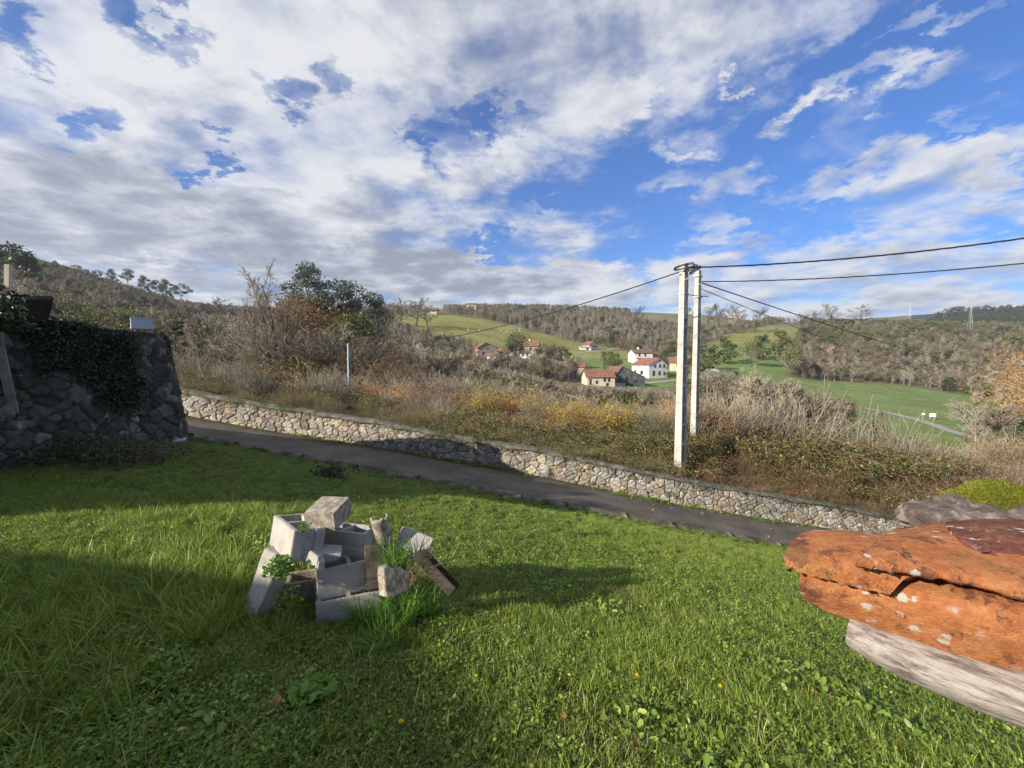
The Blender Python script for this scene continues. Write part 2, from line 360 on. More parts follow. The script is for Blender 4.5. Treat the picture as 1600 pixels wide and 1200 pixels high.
def link(name, me, parent=None, loc=None, rot=None, **tags):
    o = bpy.data.objects.new(name, me); COL.objects.link(o)
    if parent is not None: o.parent = parent
    if loc is not None: o.location = tuple(float(c) for c in loc)
    if rot is not None: o.rotation_euler = rot
    for k, v in tags.items(): o[k] = v
    return o
def thing(name, label, cat, loc=(0, 0, 0), rot=(0, 0, 0), group=None):
    o = link(name, None, None, loc, rot, label=label, category=cat)
    o.empty_display_size = .2
    if group: o['group'] = group
    return o
def dup(root, loc, rot=None, scale=None, label=None, group=None):
    r = root.copy(); COL.objects.link(r); r.location = tuple(float(c) for c in loc)
    if rot is not None: r.rotation_euler = rot
    if scale is not None: r.scale = scale
    if label: r['label'] = label
    if group: r['group'] = group
    for ch in root.children:
        c = ch.copy(); COL.objects.link(c); c.parent = r
        for gch in ch.children:
            d = gch.copy(); COL.objects.link(d); d.parent = c
    return r

BOXF = np.array([[0, 3, 2, 1], [4, 5, 6, 7], [0, 1, 5, 4], [1, 2, 6, 5], [2, 3, 7, 6], [3, 0, 4, 7]])
def box(x0, y0, z0, x1, y1, z1):
    return np.array([[x0, y0, z0], [x1, y0, z0], [x1, y1, z0], [x0, y1, z0], [x0, y0, z1], [x1, y0, z1], [x1, y1, z1], [x0, y1, z1]]), BOXF
def grid_faces(nr, nc):
    i = np.arange(nr - 1)[:, None] * nc + np.arange(nc - 1)[None, :]
    i = i.ravel()
    return np.stack([i, i + 1, i + nc + 1, i + nc], 1)
def tubes(P0, P1, R0, R1, n=4):
    """tapered prisms for many segments at once"""
    P0 = np.asarray(P0, float); P1 = np.asarray(P1, float); R0 = np.asarray(R0, float); R1 = np.asarray(R1, float)
    d = P1 - P0; d /= (np.linalg.norm(d, axis=1, keepdims=True) + 1e-9)
    ref = np.where(np.abs(d[:, 2:3]) > .9, np.array([[1., 0, 0]]), np.array([[0, 0, 1.]]))
    a = np.cross(d, ref); a /= (np.linalg.norm(a, axis=1, keepdims=True) + 1e-9); b = np.cross(d, a)
    th = np.arange(n) * 2 * math.pi / n
    ring = a[:, None, :] * np.cos(th)[None, :, None] + b[:, None, :] * np.sin(th)[None, :, None]
    V = np.concatenate([P0[:, None] + ring * R0[:, None, None], P1[:, None] + ring * R1[:, None, None]], 1)
    k = np.arange(n); k2 = (k + 1) % n
    q = np.stack([k, k2, k2 + n, k + n], 1)
    Fc = (np.arange(len(P0)) * 2 * n)[:, None, None] + q[None]
    return V.reshape(-1, 3), Fc.reshape(-1, 4)
def path_tube(pts, rs, n=8, cap=True):
    pts = np.asarray(pts, float); rs = np.broadcast_to(np.asarray(rs, float), (len(pts),))
    t = np.gradient(pts, axis=0); t /= np.linalg.norm(t, axis=1, keepdims=True) + 1e-9
    ref = np.array([0, 0, 1.]) if abs(t[0][2]) < .8 else np.array([1., 0, 0])
    V = []
    for p, d, r in zip(pts, t, rs):
        a = np.cross(d, ref); a /= np.linalg.norm(a); b = np.cross(d, a)
        th = np.arange(n + 1) * 2 * math.pi / n
        V.append(p + r * (np.cos(th)[:, None] * a + np.sin(th)[:, None] * b))
    return np.concatenate(V), grid_faces(len(pts), n + 1)
def quads(C, sx, sy, rng, up=0.0, flat=None):
    """randomly turned leaf quads centred at C"""
    n = len(C); d = rng.normal(size=(n, 3)); d[:, 2] += up; d /= np.linalg.norm(d, axis=1, keepdims=True)
    e = rng.normal(size=(n, 3)); a = np.cross(d, e); a /= np.linalg.norm(a, axis=1, keepdims=True); b = np.cross(d, a)
    sx = np.broadcast_to(sx, (n,))[:, None]; sy = np.broadcast_to(sy, (n,))[:, None]
    V = np.stack([C - a * sx, C - b * sy, C + a * sx, C + b * sy], 1)
    return V.reshape(-1, 3), np.arange(n * 4).reshape(-1, 4)

def vnoise(X, Y, Z=0, seed=0, oct=4):
    """cheap smooth noise from sums of sines"""
    r = np.random.default_rng(seed); out = 0; amp = 1
    X = np.asarray(X, float); f = 1.0
    for o in range(oct):
        for k in range(3):
            a = r.normal(size=3) * f; ph = r.uniform(0, 6.28)
            out = out + amp * np.sin(X * a[0] + Y * a[1] + Z * a[2] + ph)
        amp *= .55; f *= 2.1
    return out / 4

# ------------------------------------------------------------------ terrain definition
# road wall: pixel x, foot y, top y, depth  (-> u, Y, z)
WL = [(-900, 560, 520, 24), (-300, 590, 550, 19), (60, 615, 575, 16.2), (200, 634, 594, 15.2), (297, 650, 611, 14.5), (438, 676, 635, 14.1), (578, 697, 656, 13.6), (766, 729, 689, 13.1), (906, 757, 714, 12.8), (966, 770, 728, 12.8),
      (1059, 788, 745, 13.0), (1169, 807, 767, 13.3), (1277, 823, 783, 13.6), (1375, 840, 803, 13.9), (1500, 862, 826, 14.2), (1700, 890, 856, 14.6), (2300, 950, 915, 16)]
wu, wY, wz, wt = [], [], [], []
for a, b, c, Y in WL:
    f = P(a, b, Y); t = P(a, c, Y); wu.append(f[0] / Y); wY.append(Y); wz.append(f[2]); wt.append(t[2])
wu, wY, wz, wt = map(np.array, (wu, wY, wz, wt)); wX = wu * wY
def smooth_interp(x, xs, ys, w=.12):
    return (np.interp(x - w, xs, ys) + 2 * np.interp(x, xs, ys) + np.interp(x + w, xs, ys)) / 4
EL = [(-900, 640, 14), (-100, 640, 11.5), (180, 660, 10.9), (297, 681, 10.7), (391, 700, 10.5), (578, 735, 10.2), (766, 768, 10.0), (860, 786, 10.0), (1000, 811, 10.2), (1220, 853, 10.8), (1400, 885, 11.2), (1700, 930, 11.8), (2300, 1000, 13)]
eP = np.array([P(a, b, Y) for a, b, Y in EL])
def Ye(X): return smooth_interp(X, eP[:, 0], eP[:, 1], .4)
def ze(X): return smooth_interp(X, eP[:, 0], eP[:, 2], .4)
def YwX(X): return smooth_interp(X, wX, wY, .4)
def zwX(X): return smooth_interp(X, wX, wz, .4)
def ztX(X): return smooth_interp(X, wX, wt, .4)
# lawn: thin plate surface through measured points
LP = [(0, 0, -1.5), (-.9, 2.7, -1.68), (-7, 9, -1.62), (-7.2, 6, -1.5), (-7.2, 2.5, -1.35), (-4, 3.5, -1.52), (2, 2, -1.95), (0, -5, -1.2), (-10, -5, -1.0), (8, -4, -2.6), (8, 4, -3.4), (-12, 3, -1.2), (1.5, 5.5, -2.52), (14, 5, -4.2), (-3, 6.5, -1.98)]
LP += [tuple(p) for p in eP[1:]]
LP = np.array(LP, float)
def U(r): return np.where(r > 1e-9, r * r * np.log(np.maximum(r, 1e-9)), 0)
_n = len(LP); _d = np.linalg.norm(LP[:, None, :2] - LP[None, :, :2], axis=2)
_A = np.zeros((_n + 3, _n + 3)); _A[:_n, :_n] = U(_d) + np.eye(_n) * .6; _A[:_n, _n] = 1; _A[:_n, _n + 1:] = LP[:, :2]; _A[_n:, :_n] = _A[:_n, _n:].T
_w = np.linalg.solve(_A, np.concatenate([LP[:, 2], np.zeros(3)]))
def zlawn(X, Y):
    X = np.asarray(X, float); Y = np.asarray(Y, float)
    sh = X.shape; x = X.ravel(); y = Y.ravel()
    r = np.sqrt((x[:, None] - LP[None, :, 0]) ** 2 + (y[:, None] - LP[None, :, 1]) ** 2)
    z = U(r) @ _w[:_n] + _w[_n] + _w[_n + 1] * x + _w[_n + 2] * y
    z = z + vnoise(x * 1.3, y * 1.3, 0, 5, 3) * .018
    t = np.clip((y - (Ye(x) - 2.5)) / 2.5, 0, 1); t = t * t
    z = z * (1 - t) + t * (ze(x))
    return z.reshape(sh)
# far terrain: for each column of the view the height seen at growing depth
YS = np.array([20, 40, 80, 120, 180, 250, 350, 500, 700, 1000, 1500])
FT = {-900: [560, 520, 470, 430, 390, 360, 340, 350, 380, 420, 470], -300: [590, 550, 490, 450, 410, 385, 375, 390, 420, 450, 480],
      0: [612, 575, 518, 475, 432, 408, 400, 420, 440, 470, 500], 150: [622, 592, 545, 508, 470, 448, 440, 455, 470, 490, 510],
      300: [640, 612, 575, 545, 520, 500, 490, 486, 490, 500, 520], 450: [660, 628, 595, 574, 552, 522, 500, 490, 490, 500, 520],
      600: [680, 645, 612, 595, 572, 540, 503, 488, 482, 490, 510], 700: [698, 660, 622, 605, 580, 548, 508, 490, 481, 485, 500],
      800: [715, 672, 630, 612, 588, 557, 525, 495, 480, 482, 500], 900: [730, 684, 637, 616, 598, 566, 537, 503, 482, 483, 500],
      1000: [748, 694, 643, 621, 602, 572, 543, 511, 489, 487, 500], 1100: [765, 704, 648, 624, 604, 570, 540, 506, 489, 492, 500],
      1200: [780, 716, 660, 632, 606, 572, 536, 505, 506, 508, 505], 1300: [795, 744, 682, 650, 622, 592, 538, 505, 508, 508, 500],
      1450: [808, 762, 696, 660, 630, 602, 545, 508, 512, 501, 490], 1600: [820, 770, 706, 670, 636, 610, 560, 515, 505, 474, 478],
      2000: [860, 800, 740, 690, 650, 620, 580, 530, 505, 480, 470], 2700: [900, 840, 760, 710, 660, 630, 590, 540, 500, 470, 460]}
_fx = np.array([(k - 800) / F for k in FT]); _fy = np.array([FT[k] for k in FT], float)
_ug = np.arange(-2.6, 2.91, .05); _lg = np.linspace(math.log(12), math.log(1600), 90)
_tab = np.array([[np.interp(math.exp(l), YS, np.array([np.interp(u, _fx, _fy[:, j]) for j in range(len(YS))])) for l in _lg] for u in _ug])
def _sm(a, ax, n):
    for _ in range(n):
        b = np.concatenate([np.take(a, [0], ax), a, np.take(a, [-1], ax)], ax)
        a = .25 * np.take(b, range(0, a.shape[ax]), ax) + .5 * np.take(b, range(1, a.shape[ax] + 1), ax) + .25 * np.take(b, range(2, a.shape[ax] + 2), ax)
    return a
_tab = _sm(_sm(_tab, 0, 3), 1, 4)
def zfar(X, Y):
    X = np.asarray(X, float); Y = np.maximum(np.asarray(Y, float), 1)
    u = np.clip(X / Y, -2.59, 2.84); l = np.clip(np.log(Y), _lg[0], _lg[-1] - 1e-6)
    fu = (u + 2.6) / .05; fl = (l - _lg[0]) / (_lg[1] - _lg[0])
    i = np.clip(fu.astype(int), 0, len(_ug) - 2); j = np.clip(fl.astype(int), 0, len(_lg) - 2); a = fu - i; b = fl - j
    y = (_tab[i, j] * (1 - a) + _tab[i + 1, j] * a) * (1 - b) + (_tab[i, j + 1] * (1 - a) + _tab[i + 1, j + 1] * a) * b
    bb = -(y - 600) / F
    z = Y * (-math.sin(PITCH) + bb * math.cos(PITCH)) / (math.cos(PITCH) + bb * math.sin(PITCH))
    return z + vnoise(X / 14, Y / 14, 0, 8, 3) * .15 * np.clip((Y - 20) / 60, 0, 1) + vnoise(X / 60, Y / 60, 0, 9, 2) * 1.2 * np.clip((Y - 150) / 200, 0, 1)
def zbank(X, Y):
    X = np.asarray(X, float); Y = np.asarray(Y, float); u = X / np.maximum(Y, 1)
    Yw_ = smooth_interp(u, wu, wY, .04); zt_ = smooth_interp(u, wu, wt, .04) - .12
    t = np.clip((Y - Yw_ - .3) / 9, 0, 1); t = t * t * (3 - 2 * t)
    hp = np.clip((Y - Yw_ - 1.4) / 8.5, 0, 1); A = .35 + .85 * np.clip((u - .22) / .25, 0, 1)
    return zt_ * (1 - t) + t * zfar(X, Y) + A * np.sin(math.pi * hp ** .7) ** 1.5 * (1 + .38 * vnoise(X * .75, Y * .75, 0, 77, 3))
TERR = dict(x1=-7.55, y0=2.75, y1=9.7, z=.42)
def ground(X, Y):
    u = X / max(Y, 1)
    if Y > 8 and Y > smooth_interp(u, wu, wY, .04) + .1: return float(zbank(X, Y))
    if X < TERR['x1'] and TERR['y0'] < Y < TERR['y1']: return TERR['z']
    if Y > Ye(X): return float(zwX(X))
    return float(zlawn(np.array([X]), np.array([Y]))[0])
def hit(px, py, lo=1.2, hi=1500):
    """first point of the ground behind a point of the frame"""
    r = ray(px, py); Y = lo
    while Y < hi:
        p = r * Y
        if p[2] < ground(p[0], p[1]): return p
        Y *= 1.01
    return r * hi
def inpoly(x, y, poly):
    x = np.asarray(x); y = np.asarray(y); c = np.zeros(x.shape, bool); n = len(poly)
    for i in range(n):
        x0, y0 = poly[i]; x1, y1 = poly[(i + 1) % n]
        if y0 == y1: continue
        c ^= ((y0 > y) != (y1 > y)) & (x < (x1 - x0) * (y - y0) / (y1 - y0) + x0)
    return c
GREEN = [  # pastures, as seen
    [(590, 503), (640, 489), (720, 494), (800, 508), (860, 525), (960, 546), (980, 556), (880, 556), (800, 548), (740, 545), (650, 520)],
    [(850, 550), (985, 548), (1000, 565), (1062, 555), (1062, 606), (960, 606), (900, 590), (880, 570)],
    [(1080, 552), (1110, 535), (1180, 512), (1258, 500), (1246, 530), (1228, 560), (1235, 588), (1290, 596), (1420, 603), (1548, 622), (1575, 650), (1560, 700), (1440, 715), (1380, 700), (1250, 655), (1150, 620), (1080, 606)],
    [(986, 496), (1010, 486), (1150, 487), (1200, 500), (1120, 518), (1040, 505)],
    [(285, 505), (330, 490), (385, 500), (378, 515), (300, 515)]]
def is_green(X, Y, Z):
    x, y = proj(X, Y, Z); x = x + vnoise(X / 9, Y / 9, 0, 3, 3) * 5; y = y + vnoise(X / 9, Y / 9, 0, 4, 3) * 2.5
    r = np.zeros(np.shape(x), bool)
    for p in GREEN: r |= inpoly(x, y, p)
    return r & (np.asarray(Y) > 60)

# --- valley and hills: one sheet
NC, NR = 460, 380
uu = np.linspace(-2.3, 2.6, NC); y0 = smooth_interp(uu, wu, wY, .04) + .22
tt = np.linspace(0, 1, NR)[:, None]
YY = y0[None] * (1500 / y0[None]) ** tt; XX = uu[None] * YY
ZZ = zbank(XX, YY)
mb = MB(); mb.add(np.stack([XX, YY, ZZ], -1).reshape(-1, 3), grid_faces(NR, NC)[:, ::-1])
me = mb.mesh('hills', ['ground_cover'], smooth=True)
gm = is_green(XX, YY, ZZ).astype(float); gm = _sm(_sm(gm, 0, 1), 1, 1).ravel()[:, None]
xx, yy = proj(XX, YY, ZZ)
yel = np.clip((XX + 40) * 0 + vnoise(XX / 25, YY / 25, 0, 12, 3) * .5 + .5, 0, 1)
pg = (np.array([.165, .215, .075])[None, None] * (1 - .0 * yel[..., None]) + 0 * yel[..., None])
hillp = ((xx < 985) & (yy < 560) | (yy < 535))[..., None]
pg = np.where(hillp, np.array([.215, .225, .075]) * (.8 + .3 * yel[..., None]) + np.array([.05, .02, 0]) * (1 - yel[..., None]), pg)
skm = ((xx > 985) & (yy < 512))[..., None]; pg = np.where(skm, np.array([.18, .175, .095]) * (.85 + .3 * yel[..., None]), pg)
pg = pg.reshape(-1, 3)
br_ = np.array([.16, .13, .08])[None] * (1 + .3 * vnoise(XX / 7, YY / 7, 0, 13, 3).ravel()[:, None])
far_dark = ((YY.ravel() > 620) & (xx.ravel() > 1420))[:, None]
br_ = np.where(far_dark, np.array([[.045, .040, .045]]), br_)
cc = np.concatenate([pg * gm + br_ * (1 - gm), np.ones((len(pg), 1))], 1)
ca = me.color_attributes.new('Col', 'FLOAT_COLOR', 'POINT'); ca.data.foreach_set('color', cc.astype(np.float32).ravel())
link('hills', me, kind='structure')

# --- lawn sheet
xs = np.linspace(-16, 18, 260); NRL = 200
ye = Ye(xs)
t = np.linspace(0, 1, NRL)[:, None]; LY = -7 + (ye[None] + 7) * t; LX = np.broadcast_to(xs[None], LY.shape)
LZ = zlawn(LX, LY)
lv = np.stack([LX, LY, LZ], -1)
edge = lv[-1:].copy(); edge[..., 2] -= .9; lv = np.concatenate([lv, edge], 0)
mb = MB(); mb.add(lv.reshape(-1, 3), grid_faces(NRL + 1, 260)); link('lawn', mb.mesh('lawn', ['lawn_soil'], True), kind='structure')

# --- near road
xs = np.linspace(-34, 20, 320); n = 14; t = np.linspace(0, 1, n)[:, None]
ya = Ye(xs) - .12; yb = YwX(xs) + .25
RY = ya[None] + (yb - ya)[None] * t; RX = np.broadcast_to(xs[None], RY.shape)
RZ = zwX(xs)[None] + .05 * np.sin(math.pi * t) + vnoise(RX, RY, 0, 21, 2) * .008
mb = MB(); mb.add(np.stack([RX, RY, RZ], -1).reshape(-1, 3), grid_faces(n, 320))
me = mb.mesh('road', ['asphalt'], True)
at = me.attributes.new('edge', 'FLOAT', 'POINT')
ev = np.broadcast_to(np.clip(np.abs(t - .47) * 2 - .12, 0, 1), RY.shape)
at.data.foreach_set('value', ev.astype(np.float32).ravel())
link('road', me, kind='structure')

# --- valley road
def strip(name, pts, width, m, dz=.12):
    P3 = np.array([hit(a, b, 30) for a, b in pts]); k = np.linspace(0, len(P3) - 1, 90)
    X = np.interp(k, range(len(P3)), P3[:, 0]); Y = np.interp(k, range(len(P3)), P3[:, 1])
    for _ in range(6):
        X[1:-1] = (X[:-2] + X[2:] + 2 * X[1:-1]) / 4; Y[1:-1] = (Y[:-2] + Y[2:] + 2 * Y[1:-1]) / 4
    d = np.stack([np.gradient(X), np.gradient(Y)], 1); d /= np.linalg.norm(d, axis=1, keepdims=True)
    nn = np.stack([-d[:, 1], d[:, 0]], 1); V = []
    Zc = zbank(X, Y)
    for s_ in (-1, -.33, .33, 1):
        x = X + nn[:, 0] * width / 2 * s_; y = Y + nn[:, 1] * width / 2 * s_
        V.append(np.stack([x, y, np.maximum(zbank(x, y), Zc - .3) + dz], 1))
    mb = MB(); mb.add(np.concatenate(V), grid_faces(4, 90)); return link(name, mb.mesh(name, [m], True), kind='structure')
strip('valley_road', [(1120, 588), (1180, 600), (1250, 618), (1310, 630), (1390, 646), (1440, 658), (1490, 676), (1540, 690)], 3.4, 'gravel_road')
strip('village_road', [(930, 601), (990, 601), (1040, 596), (1120, 588)], 3.4, 'gravel_road')
strip('hill_track', [(905, 552), (960, 545), (1010, 541), (1060, 535), (1110, 528), (1150, 522)], 3.0, 'gravel_road')

# ------------------------------------------------------------------ rubble walls
def voronoi_face(S_, T_, cell_s, cell_t, seed):
    """per vertex: joint distance and stone id for an irregular rubble pattern"""
    r = np.random.default_rng(seed)
    ns = int(S_.max() / cell_s) + 4; nt = int(T_.max() / cell_t) + 4
    jx = r.uniform(-.48, .48, (ns, nt)); jy = r.uniform(-.46, .46, (ns, nt)); wgt = r.uniform(-.36, .36, (ns, nt))
    ci = np.floor(S_ / cell_s).astype(int) + 1; cj = np.floor(T_ / cell_t).astype(int) + 1
    D = []; ID = []
    for a in (-1, 0, 1):
        for b in (-1, 0, 1):
            ii = np.clip(ci + a, 0, ns - 1); jj = np.clip(cj + b, 0, nt - 1)
            px = (ii - 1 + .5 + jx[ii, jj] + .5 * (jj % 2)) * cell_s; py = (jj - 1 + .5 + jy[ii, jj]) * cell_t
            d = np.sqrt(((S_ - px) / cell_s) ** 2 + ((T_ - py) / cell_t) ** 2) + wgt[ii, jj]
            D.append(d); ID.append(ii * 1000 + jj)
    D = np.stack(D); ID = np.stack(ID); o = np.argsort(D, 0)
    f1 = np.take_along_axis(D, o[:1], 0)[0]; f2 = np.take_along_axis(D, o[1:2], 0)[0]; idd = np.take_along_axis(ID, o[:1], 0)[0]
    return f2 - f1, idd
def stone_colors(idd, pal, seed, joint, mortar):
    r = np.random.default_rng(seed); tabl = r.integers(0, len(pal), 200000); sc = r.uniform(.72, 1.2, 200000)
    k = (idd * 7919) % 200000
    c = np.array(pal)[tabl[k]] * sc[k][..., None]
    m_ = np.clip((joint - .01) / .08, 0, 1)[..., None]
    return c * m_ + np.array(mortar) * (1 - m_)
def rubble(name, pts, foot, top, normal, cs, ct, depth, pal, mortar, seed, mname, step, parent, batter=0.0, back=None, damp=None):
    """a vertical stone face along pts (x,y); foot/top are z arrays"""
    pts = np.array(pts, float); seg = np.r_[0, np.cumsum(np.linalg.norm(np.diff(pts, axis=0), axis=1))]
    L = seg[-1]; ns = int(L / step); nt = int((top - foot).max() / step)
    s = np.linspace(0, L, ns); x = np.interp(s, seg, pts[:, 0]); y = np.interp(s, seg, pts[:, 1])
    f = np.interp(s, seg, foot); tp = np.interp(s, seg, top)
    nx = np.interp(s, seg, normal[:, 0]); ny = np.interp(s, seg, normal[:, 1])
    tv = np.linspace(0, 1, nt)
    Z = f[None] + (tp - f)[None] * tv[:, None]; H = (tp - f)[None] * tv[:, None]
    Sg = np.broadcast_to(s[None], Z.shape)
    w1_ = vnoise(Sg * 3, H * 3, 0, seed + 5, 3) * .05; w2_ = vnoise(Sg * 3, H * 3, 0, seed + 6, 3) * .05
    j, idd = voronoi_face(Sg + 2 + w1_, H + 1 + w2_, cs, ct, seed)
    r = np.random.default_rng(seed + 1); pr = r.uniform(-.5, 1, 200000)[(idd * 31337) % 200000]
    tiltx = r.uniform(-1, 1, 200000)[(idd * 7177) % 200000]
    dome = np.clip(j / .34, 0, 1); dome = 1 - (1 - dome) ** 2.6
    out = depth * dome * (.75 + .35 * pr) + vnoise(Sg * 16, H * 16, 0, seed + 2, 4) * depth * .26 + tiltx * depth * .25 * dome * np.sin(Sg * 9) + batter * (1 - tv[:, None])
    out += vnoise(Sg * 1.2, H * 1.2, 0, seed + 3, 2) * .03
    X = x[None] + nx[None] * out; Y = y[None] + ny[None] * out
    mb = MB(); V = np.stack([X, Y, Z], -1)
    # thickness: the face wraps over to a back sheet
    bk = V[-1:].copy(); bk[..., 0] -= nx[None] * (back or .35); bk[..., 1] -= ny[None] * (back or .35)
    bk2 = bk.copy(); bk2[..., 2] = f[None] - .3
    V = np.concatenate([V, bk, bk2], 0)
    mb.add(V.reshape(-1, 3), grid_faces(nt + 2, ns))
    me = mb.mesh(name, [mname], True)
    cl = stone_colors(idd, pal, seed, j, mortar); cl = np.concatenate([cl, cl[-1:], cl[-1:]], 0).reshape(-1, 3)
    ca = me.color_attributes.new('Col', 'FLOAT_COLOR', 'POINT'); ca.data.foreach_set('color', np.concatenate([cl, np.ones((len(cl), 1))], 1).astype(np.float32).ravel())
    dm = np.broadcast_to((damp if damp is not None else np.clip(tv[:, None] * 2.4 - 1.6, 0, 1)), Z.shape); dm = np.concatenate([dm, dm[-1:], dm[-1:]], 0)
    at = me.attributes.new('damp', 'FLOAT', 'POINT'); at.data.foreach_set('value', dm.astype(np.float32).ravel())
    return link(name, me, parent)
PALE = [(.40, .345, .26), (.45, .40, .32), (.34, .30, .245), (.48, .41, .29), (.30, .265, .22), (.42, .385, .33), (.38, .29, .20), (.25, .20, .155), (.46, .43, .37), (.36, .345, .30)]
rw = thing('roadside_wall', 'long low rubble stone wall following the sloping lane', 'wall')
xs = np.linspace(-20, 19, 140); pw = np.stack([xs, YwX(xs)], 1)
tg = np.gradient(pw, axis=0); tg /= np.linalg.norm(tg, axis=1, keepdims=True); nrm = np.stack([tg[:, 1], -tg[:, 0]], 1)
ft = zwX(xs) - .12; tp = ztX(xs) - .05 + vnoise(xs * 2.3, 0, 0, 31, 3) * .04
rubble('rubble_face', pw, ft, tp, nrm, .22, .165, .05, PALE, (.13, .112, .085), 11, 'rubble_pale', .0125, rw)
# rough mortar coping
k = np.linspace(0, len(xs) - 1, 1500); x = np.interp(k, range(len(xs)), xs); y = np.interp(k, range(len(xs)), pw[:, 1]); nx = np.interp(k, range(len(xs)), nrm[:, 0]); ny = np.interp(k, range(len(xs)), nrm[:, 1]); z = np.interp(k, range(len(xs)), tp)
prof = [(.075, -.055), (.095, -.01), (.06, .03), (-.05, .055), (-.2, .06), (-.34, .035), (-.40, -.03), (-.40, -.25)]
V = []
for i, (o_, h_) in enumerate(prof):
    e_ = vnoise(x * 5, i * 1.3, 0, 40, 4) * .03
    V.append(np.stack([x + nx * (o_ + e_), y + ny * (o_ + e_), z + h_ + vnoise(x * 4, i * .9, 3, 41, 4) * .022], 1))
mb = MB(); mb.add(np.concatenate(V), grid_faces(len(prof), 1500)[:, ::-1]); link('coping', mb.mesh('coping', ['coping'], True), rw)

# --- tall garden wall on the left (retains the terrace)
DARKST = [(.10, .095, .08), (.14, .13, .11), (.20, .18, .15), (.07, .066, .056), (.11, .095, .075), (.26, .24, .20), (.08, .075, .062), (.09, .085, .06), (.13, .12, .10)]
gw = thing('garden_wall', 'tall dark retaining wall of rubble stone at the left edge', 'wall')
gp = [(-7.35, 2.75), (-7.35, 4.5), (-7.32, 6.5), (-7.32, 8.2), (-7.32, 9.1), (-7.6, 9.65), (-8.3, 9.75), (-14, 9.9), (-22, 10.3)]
gn = np.array([(1, -.2), (1, 0), (1, -.03), (1, .02), (.93, .3), (.5, .85), (0, 1), (0, 1), (0, 1)], float)
gf = np.array([-1.6, -1.7, -1.75, -1.9, -1.95, -2.0, -2.0, -1.9, -1.6]); gt = np.array([.66, .62, .60, .58, .56, .53, .52, .5, .6])
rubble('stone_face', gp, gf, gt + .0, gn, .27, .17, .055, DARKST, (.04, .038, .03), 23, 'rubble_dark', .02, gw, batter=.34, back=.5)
# terrace behind it
mb = MB(); nx_ = 60; ny_ = 20
tx = np.linspace(-45, -7.6, nx_); ty = np.linspace(2.75, 9.6, ny_); TX, TY = np.meshgrid(tx, ty)
TZ = .44 + vnoise(TX * 1.5, TY * 1.5, 0, 50, 3) * .03 + np.clip((-TX - 12) / 20, 0, 1) * .5
mb.add(np.stack([TX, TY, TZ], -1).reshape(-1, 3), grid_faces(ny_, nx_)); 
mb.add(*box(-45, 2.75, -2.5, -7.9, 2.9, .42)); link('terrace_ground', mb.mesh('terrace_ground', ['lawn_soil'], True), kind='structure')

# ------------------------------------------------------------------ vegetation prototypes
class Plant:
    def __init__(s, seed): s.r = np.random.default_rng(seed); s.seg = []; s.tips = []
    def grow(s, p, d, L, r, lev, maxl, k):
        """k: dict nseg, wob, up, kids, klen, kang, krad, taper, first"""
        R = s.r; n = k['nseg'][lev]; step = L / n; pts = [p]; rr = [r]; dirs = [d]
        for i in range(n):
            d = d + R.normal(size=3) * k['wob'][lev] + np.array([0, 0, k['up'][lev]]); d = d / np.linalg.norm(d)
            q = pts[-1] + d * step; ra = r * (1 - (i + 1) / n * k['taper'][lev])
            s.seg.append((pts[-1], q, rr[-1], ra, lev)); pts.append(q); rr.append(ra); dirs.append(d)
        if lev == maxl:
            s.tips.extend(pts[1:]); return
        nk = k['kids'][lev]; f0 = k['first'][lev]
        for j in range(nk):
            t = f0 + (1 - f0) * (j + R.uniform(.1, .9)) / nk; i = min(int(t * n), n - 1); a = t * n - i
            pp = pts[i] * (1 - a) + pts[i + 1] * a; dd = dirs[min(i + 1, n)]
            e = R.normal(size=3); e -= dd * (e @ dd); e /= np.linalg.norm(e) + 1e-9
            ang = k['kang'][lev] * R.uniform(.7, 1.3); nd = dd * math.cos(ang) + e * math.sin(ang)
            ll = L * k['klen'][lev] * R.uniform(.7, 1.2) * (1 - .45 * (t - f0) / (1 - f0 + 1e-6))
            s.grow(pp, nd, ll, max(rr[i] * k['krad'][lev], .003), lev + 1, maxl, k)
    def meshes(s, split, sides=(7, 5, 3, 3, 3), rmin=(0, 0, 0, 0, 0)):
        lim = MB(); tw = MB()
        for lev in range(6):
            sg = [x for x in s.seg if x[4] == lev]
            if not sg: continue
            a, b, c, d, _ = zip(*sg); rm = rmin[min(lev, len(rmin) - 1)]
            V, Fc = tubes(a, b, np.maximum(c, rm), np.maximum(d, rm * .6), sides[min(lev, len(sides) - 1)])
            (lim if lev < split else tw).add(V, Fc, 0)
        return lim, tw
def bare_params(kind):
    if kind == 'round':    # spreading crown, short trunk
        return dict(nseg=(5, 5, 4, 3, 2), wob=(.07, .13, .18, .24, .25), up=(.05, .06, .05, .03, .02), kids=(11, 7, 6, 4, 0), klen=(.62, .52, .52, .5, 0), kang=(.85, .75, .75, .7, 0), krad=(.55, .55, .55, .6, 0), taper=(.75, .85, .85, .8, .6), first=(.28, .2, .15, .1, 0))
    if kind == 'tall':     # upright, ascending limbs
        return dict(nseg=(8, 5, 4, 3, 2), wob=(.05, .10, .15, .2, .25), up=(.06, .12, .09, .05, .02), kids=(16, 7, 5, 4, 0), klen=(.40, .5, .52, .5, 0), kang=(.6, .6, .65, .7, 0), krad=(.42, .55, .55, .6, 0), taper=(.88, .88, .85, .8, .6), first=(.25, .15, .15, .1, 0))
    return dict(nseg=(3, 5, 4, 3, 2), wob=(.1, .14, .2, .25, .25), up=(.0, .06, .05, .03, .02), kids=(9, 7, 5, 3, 0), klen=(2.6, .5, .5, .5, 0), kang=(.55, .6, .7, .7, 0), krad=(.7, .5, .55, .6, 0), taper=(.3, .85, .85, .8, .6), first=(.0, .2, .15, .1, 0))  # shrub
